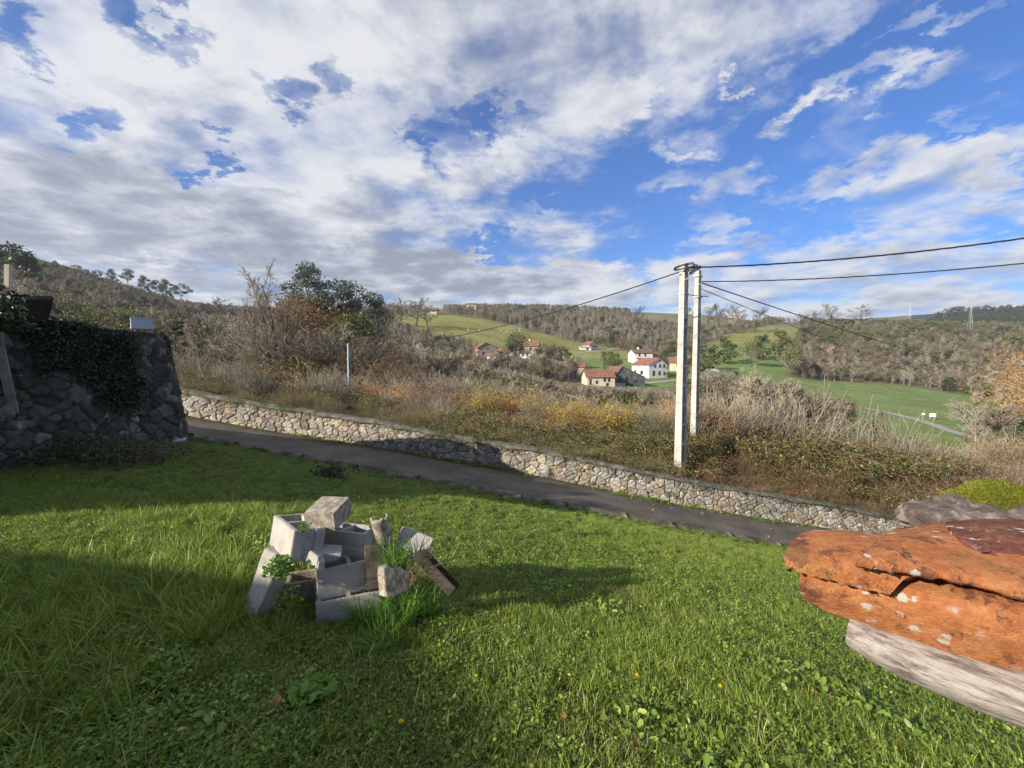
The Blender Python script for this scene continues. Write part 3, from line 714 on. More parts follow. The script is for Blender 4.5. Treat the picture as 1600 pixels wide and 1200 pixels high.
def make_plant(kind, H, seed, maxl=3, r0=None, twig='twig_grey', bark='bark', leaf=None, nleaf=0, lsize=.05, rmin=(0, 0, .006, .005, .004), spread=.12, up=.2, multi=1):
    """returns (limb mesh, crown mesh) of a woody plant about H tall"""
    pl_ = Plant(seed); k = bare_params(kind)
    for mstem in range(multi):
        an = pl_.r.uniform(0, 6.28); off = .0 if multi == 1 else .05 * H
        d0 = np.array([math.cos(an) * (.05 if multi == 1 else .22), math.sin(an) * (.05 if multi == 1 else .22), 1.]); d0 /= np.linalg.norm(d0)
        L = H * (.8 if kind != 'shrub' else .28) * pl_.r.uniform(.85, 1.05)
        pl_.grow(np.array([math.cos(an) * off, math.sin(an) * off, -.15]), d0, L, (r0 or H * .022) / (multi ** .4), 0, maxl, k)
    lim, tw = pl_.meshes(2 if kind != 'shrub' else 2, rmin=rmin)
    hs = np.concatenate([v for v in lim.v + tw.v])[:, 2].max(); sc = H / hs
    for m_ in (lim, tw):
        m_.v = [v * sc for v in m_.v]
    if leaf and nleaf:
        T = np.array(pl_.tips) * sc; r = pl_.r; C = T[r.integers(0, len(T), nleaf)] + r.normal(size=(nleaf, 3)) * spread * H / 6
        V, Fc = quads(C, lsize * r.uniform(.6, 1.3, nleaf), lsize * .62 * r.uniform(.7, 1.3, nleaf), r, up)
        tw.add(V, Fc, 1)
    return lim, tw, bark, twig, leaf
_N = [0]
def plant_mesh(pl, nm, split=True):
    lim, tw, bark, twig, leaf = pl
    _N[0] += 1
    if split:
        return lim.mesh(nm + '_trunk', [bark], True), tw.mesh(nm + '_crown', [twig] + ([leaf] if leaf else []))
    mb = MB()
    for v, f in zip(lim.v, lim.f): pass
    return lim, tw
def leafy_crown(H, seed, leaf, bark='bark', n=2600, lsize=.16, clumps=16, cr=.34, base=.25, wide=.42, flat=1.0, trunk_r=.02, up=.3):
    """evergreen: limbs reaching to leaf clumps spread through an uneven crown"""
    r = np.random.default_rng(seed); lim = MB(); tw = MB(); P0, P1, R0, R1 = [], [], [], []
    top = np.array([r.normal() * .03 * H, r.normal() * .03 * H, H * .82])
    pts = [np.array([0, 0, -.2]), np.array([r.normal() * .015 * H, r.normal() * .015 * H, H * .35]), np.array([r.normal() * .03 * H, r.normal() * .03 * H, H * .62]), top]
    for i in range(3):
        P0.append(pts[i]); P1.append(pts[i + 1]); R0.append(H * trunk_r * (1 - .28 * i)); R1.append(H * trunk_r * (1 - .28 * (i + 1)))
    C = []
    for i in range(clumps):
        t = (i + r.uniform(0, 1)) / clumps; z = H * (base + (1 - base) * t * .92); a = i * 2.4 + r.normal() * .5
        w = wide * H * math.sin(math.pi * min(1, .22 + .74 * t)) ** .8 * r.uniform(.35, 1.0)
        c = np.array([math.cos(a) * w, math.sin(a) * w, z]); s = cr * H * .5 * r.uniform(.55, 1.15)
        P0.append(np.array([0, 0, max(z - w * .7, H * .15)]) + pts[2] * .0); P1.append(c); R0.append(H * trunk_r * .4); R1.append(H * .003)
        m = int(n / clumps * r.uniform(.6, 1.4)); q = r.normal(size=(m, 3)); q /= np.linalg.norm(q, axis=1, keepdims=True)
        q = q * (r.uniform(.35, 1, (m, 1)) ** .5) * s; q[:, 2] *= .68 * flat
        q += r.normal(size=(m, 3)) * s * .12
        C.append(c + q)
    C = np.concatenate(C); V, Fc = tubes(P0, P1, R0, R1, 5); lim.add(V, Fc)
    V, Fc = quads(C, lsize * r.uniform(.6, 1.4, len(C)), lsize * .6 * r.uniform(.6, 1.4, len(C)), r, up); tw.add(V, Fc, 0)
    return lim, tw, bark, leaf, None
def scatter(name, protos, matl, pts, rots, scl, idx, **tags):
    """one object: prototype meshes kept as islands plus loose points; nodes put a prototype on each point"""
    mb = MB(); vid = []
    for k, parts in enumerate(protos):
        for (M_, mm) in parts:
            for v, f, mi in zip(M_.v, M_.f, M_.m): pass
            V = np.concatenate(M_.v); 
            off = 0; 
            for f, mi in zip(M_.f, M_.m):
                mb.f.append(f + mb.nv); mb.m.append(np.array([matl.index(mm[int(a)]) for a in mi]))
            mb.v.append(V); mb.nv += len(V); vid.append(np.full(len(V), k))
    npro = mb.nv; mb.v.append(np.asarray(pts, np.float32)); mb.nv += len(pts)
    me = bpy.data.meshes.new(name); V = np.concatenate(mb.v).astype(np.float32)
    me.vertices.add(len(V)); me.vertices.foreach_set('co', V.ravel())
    loops = np.concatenate([f.ravel() for f in mb.f]); tot = np.concatenate([np.full(len(f), f.shape[1]) for f in mb.f]); start = np.r_[0, np.cumsum(tot)[:-1]]
    me.loops.add(len(loops)); me.loops.foreach_set('vertex_index', loops.astype(np.int32)); me.polygons.add(len(tot)); me.polygons.foreach_set('loop_start', start.astype(np.int32))
    me.polygons.foreach_set('material_index', np.concatenate(mb.m).astype(np.int32))
    for mm in matl: me.materials.append(MATS[mm])
    me.update(calc_edges=True)
    n = len(V)
    def at(nm, ty, arr, field='value'):
        a = me.attributes.new(nm, ty, 'POINT'); a.data.foreach_set(field, np.ascontiguousarray(arr).ravel())
    at('is_pt', 'BOOLEAN', np.r_[np.zeros(npro, bool), np.ones(len(pts), bool)])
    at('vid', 'INT', np.r_[np.concatenate(vid), np.zeros(len(pts), int)].astype(np.int32))
    at('pick', 'INT', np.r_[np.zeros(npro, int), idx].astype(np.int32))
    at('rot', 'FLOAT_VECTOR', np.concatenate([np.zeros((npro, 3)), rots]).astype(np.float32), 'vector')
    s3 = np.asarray(scl, float); s3 = np.repeat(s3[:, None], 3, 1) if s3.ndim == 1 else s3
    at('scl', 'FLOAT_VECTOR', np.concatenate([np.ones((npro, 3)), s3]).astype(np.float32), 'vector')
    o = link(name, me, **tags)
    ng = bpy.data.node_groups.new(name + '_scatter', 'GeometryNodeTree')
    ng.interface.new_socket('Geometry', in_out='INPUT', socket_type='NodeSocketGeometry'); ng.interface.new_socket('Geometry', in_out='OUTPUT', socket_type='NodeSocketGeometry')
    N = ng.nodes; Lk = ng.links
    gi = N.new('NodeGroupInput'); go = N.new('NodeGroupOutput')
    def na(nm, ty): 
        a = N.new('GeometryNodeInputNamedAttribute'); a.data_type = ty; a.inputs['Name'].default_value = nm; return a.outputs['Attribute']
    se = N.new('GeometryNodeSeparateGeometry'); se.domain = 'POINT'; Lk.new(gi.outputs[0], se.inputs[0]); Lk.new(na('is_pt', 'BOOLEAN'), se.inputs['Selection'])
    sp_ = N.new('GeometryNodeSplitToInstances'); sp_.domain = 'POINT'; Lk.new(se.outputs['Inverted'], sp_.inputs[0]); Lk.new(na('vid', 'INT'), sp_.inputs['Group ID'])
    ip = N.new('GeometryNodeInstanceOnPoints'); Lk.new(se.outputs['Selection'], ip.inputs['Points']); Lk.new(sp_.outputs['Instances'], ip.inputs['Instance'])
    ip.inputs['Pick Instance'].default_value = True; Lk.new(na('pick', 'INT'), ip.inputs['Instance Index'])
    e2 = N.new('FunctionNodeEulerToRotation'); Lk.new(na('rot', 'FLOAT_VECTOR'), e2.inputs[0]); Lk.new(e2.outputs[0], ip.inputs['Rotation']); Lk.new(na('scl', 'FLOAT_VECTOR'), ip.inputs['Scale'])
    Lk.new(ip.outputs[0], go.inputs[0])
    md = o.modifiers.new('scatter', 'NODES'); md.node_group = ng
    return o
def as_parts(pl):
    lim, tw, bark, twig, leaf = pl
    return [(lim, [bark]), (tw, [twig] + ([leaf] if leaf else []))]

# ------------------------------------------------------------------ lawn grass and herbs (one ground-cover object)
def tuft(seed, n, h, spread, w, lean=.5, seg=3, mi=0, dry=0.0):
    r = np.random.default_rng(seed); mb = MB(); V = []; Fq = []
    for i in range(n):
        a = r.uniform(0, 6.28); rr = spread * math.sqrt(r.uniform()); b = np.array([rr * math.cos(a), rr * math.sin(a), -.01]); hh = h * r.uniform(.45, 1.15)
        da = a + r.normal() * .9; d = np.array([math.cos(da), math.sin(da), 0]); s_ = np.array([-d[1], d[0], 0]); ta = r.uniform(0, 3.14); s_ = s_ * math.cos(ta * .5) + d * math.sin(ta * .5)
        le = lean * r.uniform(.2, 1.3); ww = w * r.uniform(.6, 1.2); base = len(V)
        for k in range(seg + 1):
            t = k / seg; c = b + d * (le * hh * t * t) + np.array([0, 0, hh * (t - .28 * le * t * t)]); wk = ww * (1 - t ** 2.2) + .0002
            V += [c - s_ * wk, c + s_ * wk]
        for k in range(seg): Fq.append([base + 2 * k, base + 2 * k + 1, base + 2 * k + 3, base + 2 * k + 2])
    mb.add(V, Fq, mi); return mb
def herb(seed, n, h, spread, ls, mi=1):
    r = np.random.default_rng(seed); mb = MB(); V = []; Fq = []
    for i in range(n):
        a = r.uniform(0, 6.28); rr = spread * math.sqrt(r.uniform()); z = h * r.uniform(.25, 1.0); c = np.array([rr * math.cos(a), rr * math.sin(a), z])
        nn = np.array([r.normal() * .45, r.normal() * .45, 1]); nn /= np.linalg.norm(nn); e = np.cross(nn, r.normal(size=3)); e /= np.linalg.norm(e); f = np.cross(nn, e); s_ = ls * r.uniform(.6, 1.3)
        base = len(V)
        V += [c - e * s_, c - e * s_ * .35 + f * s_ * .62 - nn * s_ * .1, c + e * s_ * .55 + f * s_ * .5 + nn * s_ * .05, c + e * s_ * 1.05 - nn * s_ * .25, c + e * s_ * .55 - f * s_ * .5 + nn * s_ * .05, c - e * s_ * .35 - f * s_ * .62 - nn * s_ * .1]
        Fq.append([base, base + 1, base + 2, base + 3]); Fq.append([base, base + 3, base + 4, base + 5])
    mb.add(V, Fq, mi); return mb
gmats = ['grass_blade', 'clover', 'dry_grass']
protos = []
for k in range(4): m_ = tuft(100 + k, 44, .07, .075, .0018, .8); h_ = herb(120 + k, 14, .035, .075, .008); protos.append([(m_, gmats), (h_, gmats)])          # mixed short sward
for k in range(3): m_ = herb(130 + k, 60, .045, .08, .0085); protos.append([(m_, gmats), (tuft(140 + k, 22, .075, .07, .0018, .9), gmats)])                         # clover
for k in range(3): protos.append([(tuft(150 + k, 30, .15, .06, .0030, .9, 4), gmats)])                                                                       # long grass
for k in range(2): protos.append([(herb(160 + k, 26, .06, .09, .016), gmats)])                                                                               # broad leaved herbs
for k in range(2): protos.append([(tuft(170 + k, 22, .05, .08, .0018, 1.3, 3, 2), gmats), (tuft(172 + k, 18, .06, .07, .0018, .8), gmats)])   # worn, dry patches
R = np.random.default_rng(77)
def lawn_pts(n, x0, x1, y0, y1):
    x = R.uniform(x0, x1, n); y = R.uniform(y0, y1, n); return x, y
Xs, Ys = [], []
for (n, y0_, y1_, dens_) in [(0, .7, 3.2, 520), (0, 3.2, 5.5, 330), (0, 5.5, 8, 210), (0, 8, 12, 130)]:
    xa, xb = -1.32 * y1_ - .4, 1.32 * y1_ + .4
    n = int((xb - xa) * (y1_ - y0_) * dens_); x, y = lawn_pts(n, xa, xb, y0_, y1_)
    k = (np.abs(x) < 1.27 * y + .35) & (y < Ye(x) - .02) & ~((x < -7.2) & (y > 2.7)) & (x < 12.5)
    Xs.append(x[k]); Ys.append(y[k])
X = np.concatenate(Xs); Y = np.concatenate(Ys); Z = zlawn(X, Y)
px, py = proj(X, Y, Z)
ln = vnoise(X * 1.1, Y * 1.1, 0, 60, 4); cl = vnoise(X * .8, Y * .8, 0, 61, 4); br2 = vnoise(X * 2.2, Y * 2.2, 0, 62, 3)
pick = R.integers(0, 4, len(X)); pick = np.where(cl + R.normal(0, .35, len(X)) > .15, R.integers(4, 7, len(X)), pick)
leftlong = np.clip((-X - .6) / 1.2, 0, 1) * np.clip((6.0 - Y) / 1.5, 0, 1)
pick = np.where((ln * .5 + leftlong * .66 + R.normal(0, .30, len(X)) > 1.08), R.integers(7, 10, len(X)), pick)
pick = np.where((br2 + R.normal(0, .3, len(X)) > 1.0) & (Y < 5), R.integers(10, 12, len(X)), pick)
dryp = vnoise(X * 1.7, Y * 1.7, 0, 64, 3) + R.normal(0, .25, len(X)); pick = np.where((dryp > .75) & (pick < 7), R.integers(12, 14, len(X)), pick)
mown = np.clip((Y - 4.5) / 2, 0, 1) * np.clip((X + 8) / 1, 0, 1)
sc = R.uniform(.7, 1.3, len(X)) * (1 + .25 * ln) * (1 - .38 * mown)
sc = np.where((pick >= 7) & (pick < 10), sc * (.5 + .5 * leftlong), sc) * np.where(Y > 5.5, 1.25, 1.0)
rots = np.stack([R.normal(0, .12, len(X)), R.normal(0, .12, len(X)), R.uniform(0, 6.28, len(X))], 1)
bald = (vnoise(X * 1.9, Y * 1.9, 0, 63, 3) > 1.15)
heapz = ((X + 1.0) / .5) ** 2 + ((Y - 2.9) / .35) ** 2 < 1; pick = np.where(heapz & (pick >= 7), 0, pick); sc = np.where(heapz, sc * .6, sc)
keep = ~bald | (R.uniform(size=len(X)) < .35)
scatter('grass', protos, gmats, np.stack([X, Y, Z], 1)[keep], rots[keep], sc[keep], pick[keep], kind='stuff', label='sunlit green lawn of short grass and clover sloping down to the lane', category='grass')
# grass on the terrace edge, road verge and kerb
px_, py_, pz_, pk_, ps_ = [], [], [], [], []
for x in np.arange(-16, 12, .030):
    y = float(YwX(x)) - .12 - abs(R.normal(0, .13)); g_ = vnoise(x * 1.2, 0, 0, 66, 3)
    if g_ + R.normal(0, .3) > .1: px_.append(x); py_.append(y); pz_.append(float(zwX(x)) + .0); pk_.append(R.choice([0, 1, 4, 5, 10, 11])); ps_.append(R.uniform(.6, 1.5) * (1.2 + .3 * g_))
for x in np.arange(-14, 11, .05):
    y = float(Ye(x)) + R.normal(.0, .05); px_.append(x); py_.append(y); pz_.append(float(ze(x)) - .03 - max(0, y - float(Ye(x))) * 1.2); pk_.append(R.choice([0, 1, 2, 4, 5, 7])); ps_.append(R.uniform(.5, 1.1))
for i in range(4200):
    x = R.uniform(-24, -7.75); y = R.uniform(2.9, 9.55); px_.append(x); py_.append(y); pz_.append(.44); pk_.append(R.choice([0, 1, 7, 8])); ps_.append(R.uniform(.6, 1.5))
px_, py_, pz_ = map(np.array, (px_, py_, pz_)); n = len(px_)
scatter('verge_grass', protos, gmats, np.stack([px_, py_, pz_], 1), np.stack([R.normal(0, .12, n), R.normal(0, .12, n), R.uniform(0, 6.28, n)], 1), np.array(ps_), np.array(pk_), kind='stuff', label='weeds and grass along the lane verge, the kerb and the terrace top', category='grass')

# ------------------------------------------------------------------ brush just beyond the lane wall
def bramble(seed, n=520, h=1.0, w=1.0, leaf=1, stem=0):
    r = np.random.default_rng(seed); mb = MB(); A, B, RA, RB, C = [], [], [], [], []
    for i in range(30):
        a = r.uniform(0, 6.28); p = np.array([r.normal() * w * .3, r.normal() * w * .3, 0]); d = np.array([math.cos(a) * .6, math.sin(a) * .6, 1.4]); d /= np.linalg.norm(d); L = h * r.uniform(.9, 1.7)
        for k in range(7):
            q = p + d * L / 7; A.append(p); B.append(q); RA.append(.006); RB.append(.005); p = q; d = d + np.array([math.cos(a) * .12, math.sin(a) * .12, -.26]) + r.normal(size=3) * .06; d /= np.linalg.norm(d); C.append(q)
    V, Fc = tubes(A, B, RA, RB, 3); mb.add(V, Fc, stem)
    C = np.array(C); c = C[r.integers(0, len(C), n)] + r.normal(size=(n, 3)) * .09; c[:, 2] = np.maximum(c[:, 2], .02)
    V, Fc = quads(c, .031 * r.uniform(.5, 1.4, n), .022 * r.uniform(.5, 1.4, n), r, .5); mb.add(V, Fc, leaf); return mb
def canes(seed, n=60, h=1.0, w=.5, m=0, bend=.5, r0=.0045):
    r = np.random.default_rng(seed); A, B, RA, RB = [], [], [], []
    for i in range(n):
        p = np.array([r.normal() * w * .5, r.normal() * w * .5, 0]); d = np.array([r.normal() * .35, r.normal() * .35, 1]); d /= np.linalg.norm(d); L = h * r.uniform(.5, 1.2); g_ = r.normal(size=3) * bend * .25; g_[2] = -abs(g_[2])
        for k in range(4):
            q = p + d * L / 4; A.append(p); B.append(q); RA.append(r0); RB.append(r0 * .7); p = q; d = d + g_; d /= np.linalg.norm(d)
    mb = MB(); V, Fc = tubes(A, B, RA, RB, 3); mb.add(V, Fc, m); return mb
bm_ = ['red_stem', 'bramble_leaf', 'dry_grass', 'twig_grey', 'leaf_olive', 'leaf_yellow', 'leaf_orange', 'twig_pale']
bp = [[(bramble(200, 820), bm_)], [(bramble(201, 640, .9), bm_)], [(bramble(202, 170, .8), bm_)],     # leafy bramble (0,1), sparse red (2)
      [(canes(210, 70, .8, .6, 0, 1.2), bm_)], [(canes(211, 90, .95, .5, 2, .5, .004), bm_)], [(canes(212, 90, 1.1, .5, 2, .35, .004), bm_)],   # red canes 3, dry stalks 4,5
      [(tuft(213, 90, .7, .22, .005, .6, 4, 2), bm_)], [(canes(214, 60, 1.3, .5, 3, .4, .006), bm_), ], [(bramble(203, 460, .8, 1.0, 4, 3), bm_)],   # dry grass 6, grey canes 7, olive 8
      [(bramble(204, 300, 1.1, .8, 5, 3), bm_)], [(bramble(205, 300, 1.1, .8, 6, 3), bm_)], [(canes(215, 50, 1.5, .5, 7, .4, .005), bm_)]]   # yellow 9, orange 10, pale 11
bx, by, bz, bk, bs = [], [], [], [], []
R = np.random.default_rng(88)
def put(x, y, k, s_, zoff=0.0): bx.append(x); by.append(y); bz.append(ground(x, y) + zoff); bk.append(int(k)); bs.append(s_)
cnt = 0
while cnt < 11500:
    Yy = R.uniform(13.2, 26) if R.uniform() < .72 else R.uniform(24, 60); u = R.uniform(-1.25, 1.4); x = u * Yy; yw = float(smooth_interp(u, wu, wY, .04)); dd = Yy - yw
    if dd < .45: continue
    cnt += 1
    px0, py0 = proj(x, Yy, ground(x, Yy)); n1 = vnoise(x * .35, Yy * .35, 0, 70, 3) + R.normal(0, .3); n3 = float(vnoise(x * 1.1, Yy * 1.1, 0, 72, 3))
    n2_ = vnoise(x * .22 + 9, Yy * .3, 0, 71, 3) + R.normal(0, .18); gkind = 0 if n2_ > .25 else (1 if n2_ > -.25 else 2)
    GR = ([0, 1, 0, 8, 1], [8, 7, 8, 11, 1, 2], [4, 5, 6, 7, 8, 3])[gkind]
    if px0 > 1040:      # bramble thicket with red canes at its foot
        if 1290 < px0 < 1560 and py0 < 730: continue
        if dd < 1.3: k = R.choice([6, 3, 6, 2, 4]); s_ = R.uniform(.3, .6)
        elif dd < 2.6: k = R.choice([2, 3, 3, 0, 4, 6]); s_ = R.uniform(.6, 1.0)
        else: k = R.choice([0, 1, 0, 1, 8, 2]) if n1 > -.6 else R.choice([3, 2, 1]); s_ = R.uniform(.8, 1.3)
        if dd > 3 and R.uniform() < .2: k = R.choice([7, 11, 3]); s_ = R.uniform(1.1, 1.7)
        if px0 > 1420: s_ *= .8; k = R.choice([k, 6, 4, 11, 10])
        if px0 < 1290 and dd > 5: k = R.choice([k, 4, 7, 10, 11])
    elif px0 > 690:
        if dd < 2.0: k = R.choice([8, 0, 1, 0, GR[0], 4]); s_ = R.uniform(.45, .8)
        else: k = R.choice(GR[:5]); s_ = R.uniform(.8, 1.25)
        if 2.5 < dd < 9 and 715 < px0 < 980 and R.uniform() < .10: k = R.choice([9, 10, 10]); s_ = R.uniform(.9, 1.4)
        if gkind == 2 and R.uniform() < .5: k = R.choice([8, 1, 0])
    else:
        k = R.choice(GR) if dd > 2.5 else R.choice([4, 6, 8, 5, GR[0]]); s_ = R.uniform(.4, .8) if dd < 3 else R.uniform(.7, 1.2)
    s_ *= 1 + .42 * n3
    if px0 < 1040: s_ *= .72 if dd < 14 else .6
    if n3 < -.55 and R.uniform() < .6: continue
    if abs(px0 - 546) < 14 and Yy < 32 or abs(px0 - 436) < 30 and 24 < Yy < 34: s_ *= .45
    if Yy > 30: s_ *= 1.2
    put(x, Yy, k, s_, -.05)
n = len(bx); print('brush', n)
scatter('undergrowth', bp, bm_, np.stack([bx, by, bz], 1), np.stack([R.normal(0, .1, n), R.normal(0, .1, n), R.uniform(0, 6.28, n)], 1), np.array(bs), np.array(bk), kind='stuff', label='tangled brambles, dry stalks and red canes behind the lane wall', category='brambles')

# ------------------------------------------------------------------ trees and shrubs as things
CAP = [(-200, 400), (0, 430), (120, 470), (260, 520), (330, 500), (380, 470), (420, 480), (520, 480), (600, 520), (640, 540), (700, 552), (735, 572), (800, 576), (850, 594), (900, 608), (1000, 614), (1060, 614), (1100, 612), (1150, 636), (1250, 650), (1300, 675), (1420, 690), (1560, 690), (1600, 640)]
cx_, cy_ = zip(*CAP)
VAR = {}
def variant(key, pl, nm):
    VAR[key] = (plant_mesh(pl, nm), pl)
SHR = {'grey': dict(twig='twig_grey'), 'pale': dict(twig='twig_pale'), 'brown': dict(twig='twig_brown'),
       'olive': dict(twig='twig_grey', leaf='leaf_olive', nleaf=2600, lsize=.055), 'rust': dict(twig='twig_brown', leaf='leaf_rust', nleaf=2600, lsize=.055),
       'orange': dict(twig='twig_brown', leaf='leaf_orange', nleaf=3600, lsize=.075), 'yellow': dict(twig='twig_grey', leaf='leaf_yellow', nleaf=3000, lsize=.075)}
for k, kw in SHR.items():
    for j in range(2 if k in ('grey', 'pale', 'brown', 'olive') else 1):
        variant((k, j), make_plant('shrub', 5.0, 300 + 17 * j + len(k) * 3, 4 if not kw.get('leaf') else 3, rmin=(0, .02, .011, .008, .006), multi=3, **{**kw, 'spread': .5}), 'shrub_' + k)
LAB = {'grey': ('bare grey-twigged shrub in the thicket beyond the lane wall', 'bare grey shrubs beyond the lane wall'),
       'pale': ('pale leafless shrub in the thicket beyond the lane wall', 'pale leafless shrubs beyond the lane wall'),
       'brown': ('bare brown-twigged shrub in the thicket beyond the lane wall', 'bare brown shrubs beyond the lane wall'),
       'olive': ('olive green leafy shrub in the thicket beyond the lane wall', 'olive leafy shrubs beyond the lane wall'),
       'rust': ('rust brown shrub still in leaf beyond the lane wall', 'rust brown shrubs beyond the lane wall'),
       'orange': ('sparse orange-leaved shrub behind the lane wall', 'orange-leaved shrubs behind the lane wall'),
       'yellow': ('sparse yellow-leaved shrub behind the lane wall', 'yellow-leaved shrubs behind the lane wall')}
def plant_thing(name, key, H, href, loc, rz, label, cat, group=None, wide=1.0):
    (tm, cm), _ = VAR[key]
    t = thing(name, label, cat, loc, (0, 0, rz), group); t.scale = (H / href * wide, H / href * wide, H / href)
    link('trunk', tm, t); link('crown', cm, t); return t
R = np.random.default_rng(99); placed = []; tries = 0
NEARN = 0
while len(placed) < 330 and tries < 60000:
    tries += 1
    Y = math.exp(R.uniform(math.log(18), math.log(105))) if len(placed) < 225 else R.uniform(15.5, 33); u = R.uniform(-.85, 1.22); x = u * Y; z = ground(x, Y); a, b = proj(x, Y, z)
    if bool(is_green(np.array(x), np.array(Y), np.array(z))) or (a > 1270 and a < 1530) : continue
    if a > 1075 and Y > 60: continue
    sp = .9 + Y * .024 if len(placed) < 225 else .75
    if any((x - q[0]) ** 2 + (Y - q[1]) ** 2 < sp * sp for q in placed): continue
    cap = float(np.interp(a, cx_, cy_)) + R.uniform(0, 22)
    if Y < 36: cap = max(cap, float(np.interp(a, [250, 330, 640, 800, 1000, 1090, 1150, 1300], [585, 592, 585, 600, 612, 625, 655, 680])) + R.uniform(-42, 10))
    Hm = (b - cap) / F * Y
    if abs(a - 545) < 16 and Y < 31 or abs(a - 436) < 30 and Y < 34: Hm = min(Hm, 1.3)
    if 555 < a < 650 and Y < 22: continue
    if Hm < 1.0: continue
    H = min(Hm, R.uniform(3.0, 6.5) if a > 640 else R.uniform(4, 9))
    if Y < 24: H = min(H, R.uniform(1.7, 3.4))
    if a < 330: k = R.choice(['grey', 'olive', 'grey', 'brown', 'olive'])
    elif a < 560: k = R.choice(['grey', 'brown', 'olive', 'pale', 'grey'])
    elif a < 720: k = R.choice(['brown', 'grey', 'rust', 'grey', 'olive', 'pale'])
    elif a < 1040: k = R.choice(['grey', 'pale', 'olive', 'grey', 'brown', 'olive'] if Y > 26 else ['orange', 'grey', 'olive', 'grey', 'yellow', 'olive'])
    elif a < 1270: k = R.choice(['orange', 'brown', 'grey', 'olive'])
    else: k = R.choice(['orange', 'pale', 'rust'])
    j = R.integers(0, 2) if (k, 1) in VAR else 0
    placed.append((x, Y)); l_, g_ = LAB[k]
    plant_thing('shrub', (k, j), H, 5.0, (x, Y, z - .1), R.uniform(0, 6.28), l_, 'shrub', g_, R.uniform(.85, 1.25))
print('shrubs', len(placed), tries)

def at_px(px, Y): 
    r = ray(px, 564); x = r[0] * Y; return x, Y, ground(x, Y)
# the twin-stemmed bare tree left of the small pole
tw_ = Plant(7); kk = bare_params('tall'); kk = {**kk, 'kids': (15, 7, 6, 5, 0), 'klen': (.33, .5, .52, .5, 0), 'first': (.3, .15, .12, .1, 0)}
for (ox, dx_, L) in [(-.25, -.10, 9.2), (.15, .03, 9.8), (.45, .07, 8.0), (-.1, -.45, 4.2), (.3, .5, 3.6)]:
    d = np.array([dx_, .02, 1]); d /= np.linalg.norm(d); tw_.grow(np.array([ox, 0, -.3]), d, L, .19 if L > 5 else .11, 0, 4, kk)
lim, tg_ = tw_.meshes(2, rmin=(0, .02, .011, .009, .007))
x, Y, z = at_px(434, 34); t = thing('bare_tree', 'tall leafless tree with several dark stems left of the small pole', 'tree', (x, Y, z))
link('trunk', lim.mesh('stem', ['bark'], True), t); link('crown', tg_.mesh('twigs', ['twig_grey']), t)
# named neighbours
def solo(name, pl, px, Y, top, label, cat='tree', rz=0., dz=0, wide=1.0, href=None, group=None):
    x, Y, z = at_px(px, Y); z += dz; H = (proj(x, Y, z)[1] - top) / F * Y
    tm, cm = plant_mesh(pl, name); t = thing(name, label, cat, (x, Y, z), (0, 0, rz), group); s_ = H / href; t.scale = (s_ * wide, s_ * wide, s_)
    link('trunk', tm, t); link('crown', cm, t); return t
solo('bare_tree', make_plant('round', 6, 41, 4, twig='twig_pale', bark='bark_pale', rmin=(0, .03, .012, .009, .007)), 520, 38, 500, 'pale leafless spreading tree just left of the small pole', wide=1.35, href=6)
solo('yellow_shrub', make_plant('shrub', 5, 42, 3, twig='twig_brown', leaf='leaf_yellow', nleaf=5200, lsize=.085, multi=3, spread=.55), 480, 36, 545, 'dark mustard-yellow shrub at the foot of the bare tree', 'shrub', wide=1.6, href=5)
solo('orange_shrub', make_plant('shrub', 5, 43, 3, twig='twig_brown', leaf='leaf_orange', nleaf=6500, lsize=.075, multi=3, spread=.5), 574, 20.5, 596, 'orange-leaved shrub right beside the small pole', 'shrub', wide=1.1, href=5)
solo('rust_shrub', make_plant('shrub', 5, 44, 3, twig='twig_brown', leaf='leaf_orange', nleaf=7500, lsize=.07, multi=3, spread=.5), 624, 21.5, 593, 'russet dense-leaved shrub right of the orange one by the small pole', 'shrub', wide=1.3, href=5)
solo('oak_tree', make_plant('round', 8, 45, 3, twig='twig_brown', leaf='leaf_rust', nleaf=3200, lsize=.12, spread=.5), 480, 62, 468, 'rusty brown oak in leaf behind the tall bare tree', wide=1.1, href=8)
solo('olive_tree', leafy_crown(9, 46, 'leaf_olive', n=5200, lsize=.14, clumps=22, wide=.34), 548, 56, 490, 'dark olive conical tree behind the small pole', wide=1.0, href=9)
solo('bare_tree', make_plant('round', 7, 47, 4, twig='twig_brown', rmin=(0, .03, .012, .01, .008)), 612, 60, 515, 'brown leafless round tree right of the olive conical tree', wide=1.2, href=7)
solo('bare_tree', make_plant('tall', 8, 48, 4, twig='twig_grey', rmin=(0, .03, .012, .01, .008)), 372, 44, 480, 'grey leafless tree just left of the tall many-stemmed one', wide=1.2, href=8)
solo('hawthorn_tree', make_plant('round', 3.4, 49, 3, r0=.10, twig='twig_pale', bark='bark', leaf='leaf_yellow', nleaf=260, lsize=.035, rmin=(0, .014, .008, .006, .005)), 1222, 19, 592, 'gnarled lichen-pale hawthorn above the brambles right of the poles', wide=1.1, href=3.4)
solo('hawthorn_tree', make_plant('round', 3.0, 50, 4, r0=.08, twig='twig_pale', bark='bark_pale', leaf='leaf_orange', nleaf=120, lsize=.035, rmin=(0, .014, .008, .006, .005)), 1155, 23, 560, 'pale tall leafless sapling between the poles and the hawthorn', wide=.8, href=3.0)
solo('orange_tree', make_plant('round', 7, 51, 4, twig='twig_pale', bark='bark_pale', leaf='leaf_orange', nleaf=9000, lsize=.036, spread=.5, rmin=(0, .02, .012, .008, .006)), 1672, 19, 515, 'orange-leaved tree with pale branches at the right edge', wide=1.15, href=7)
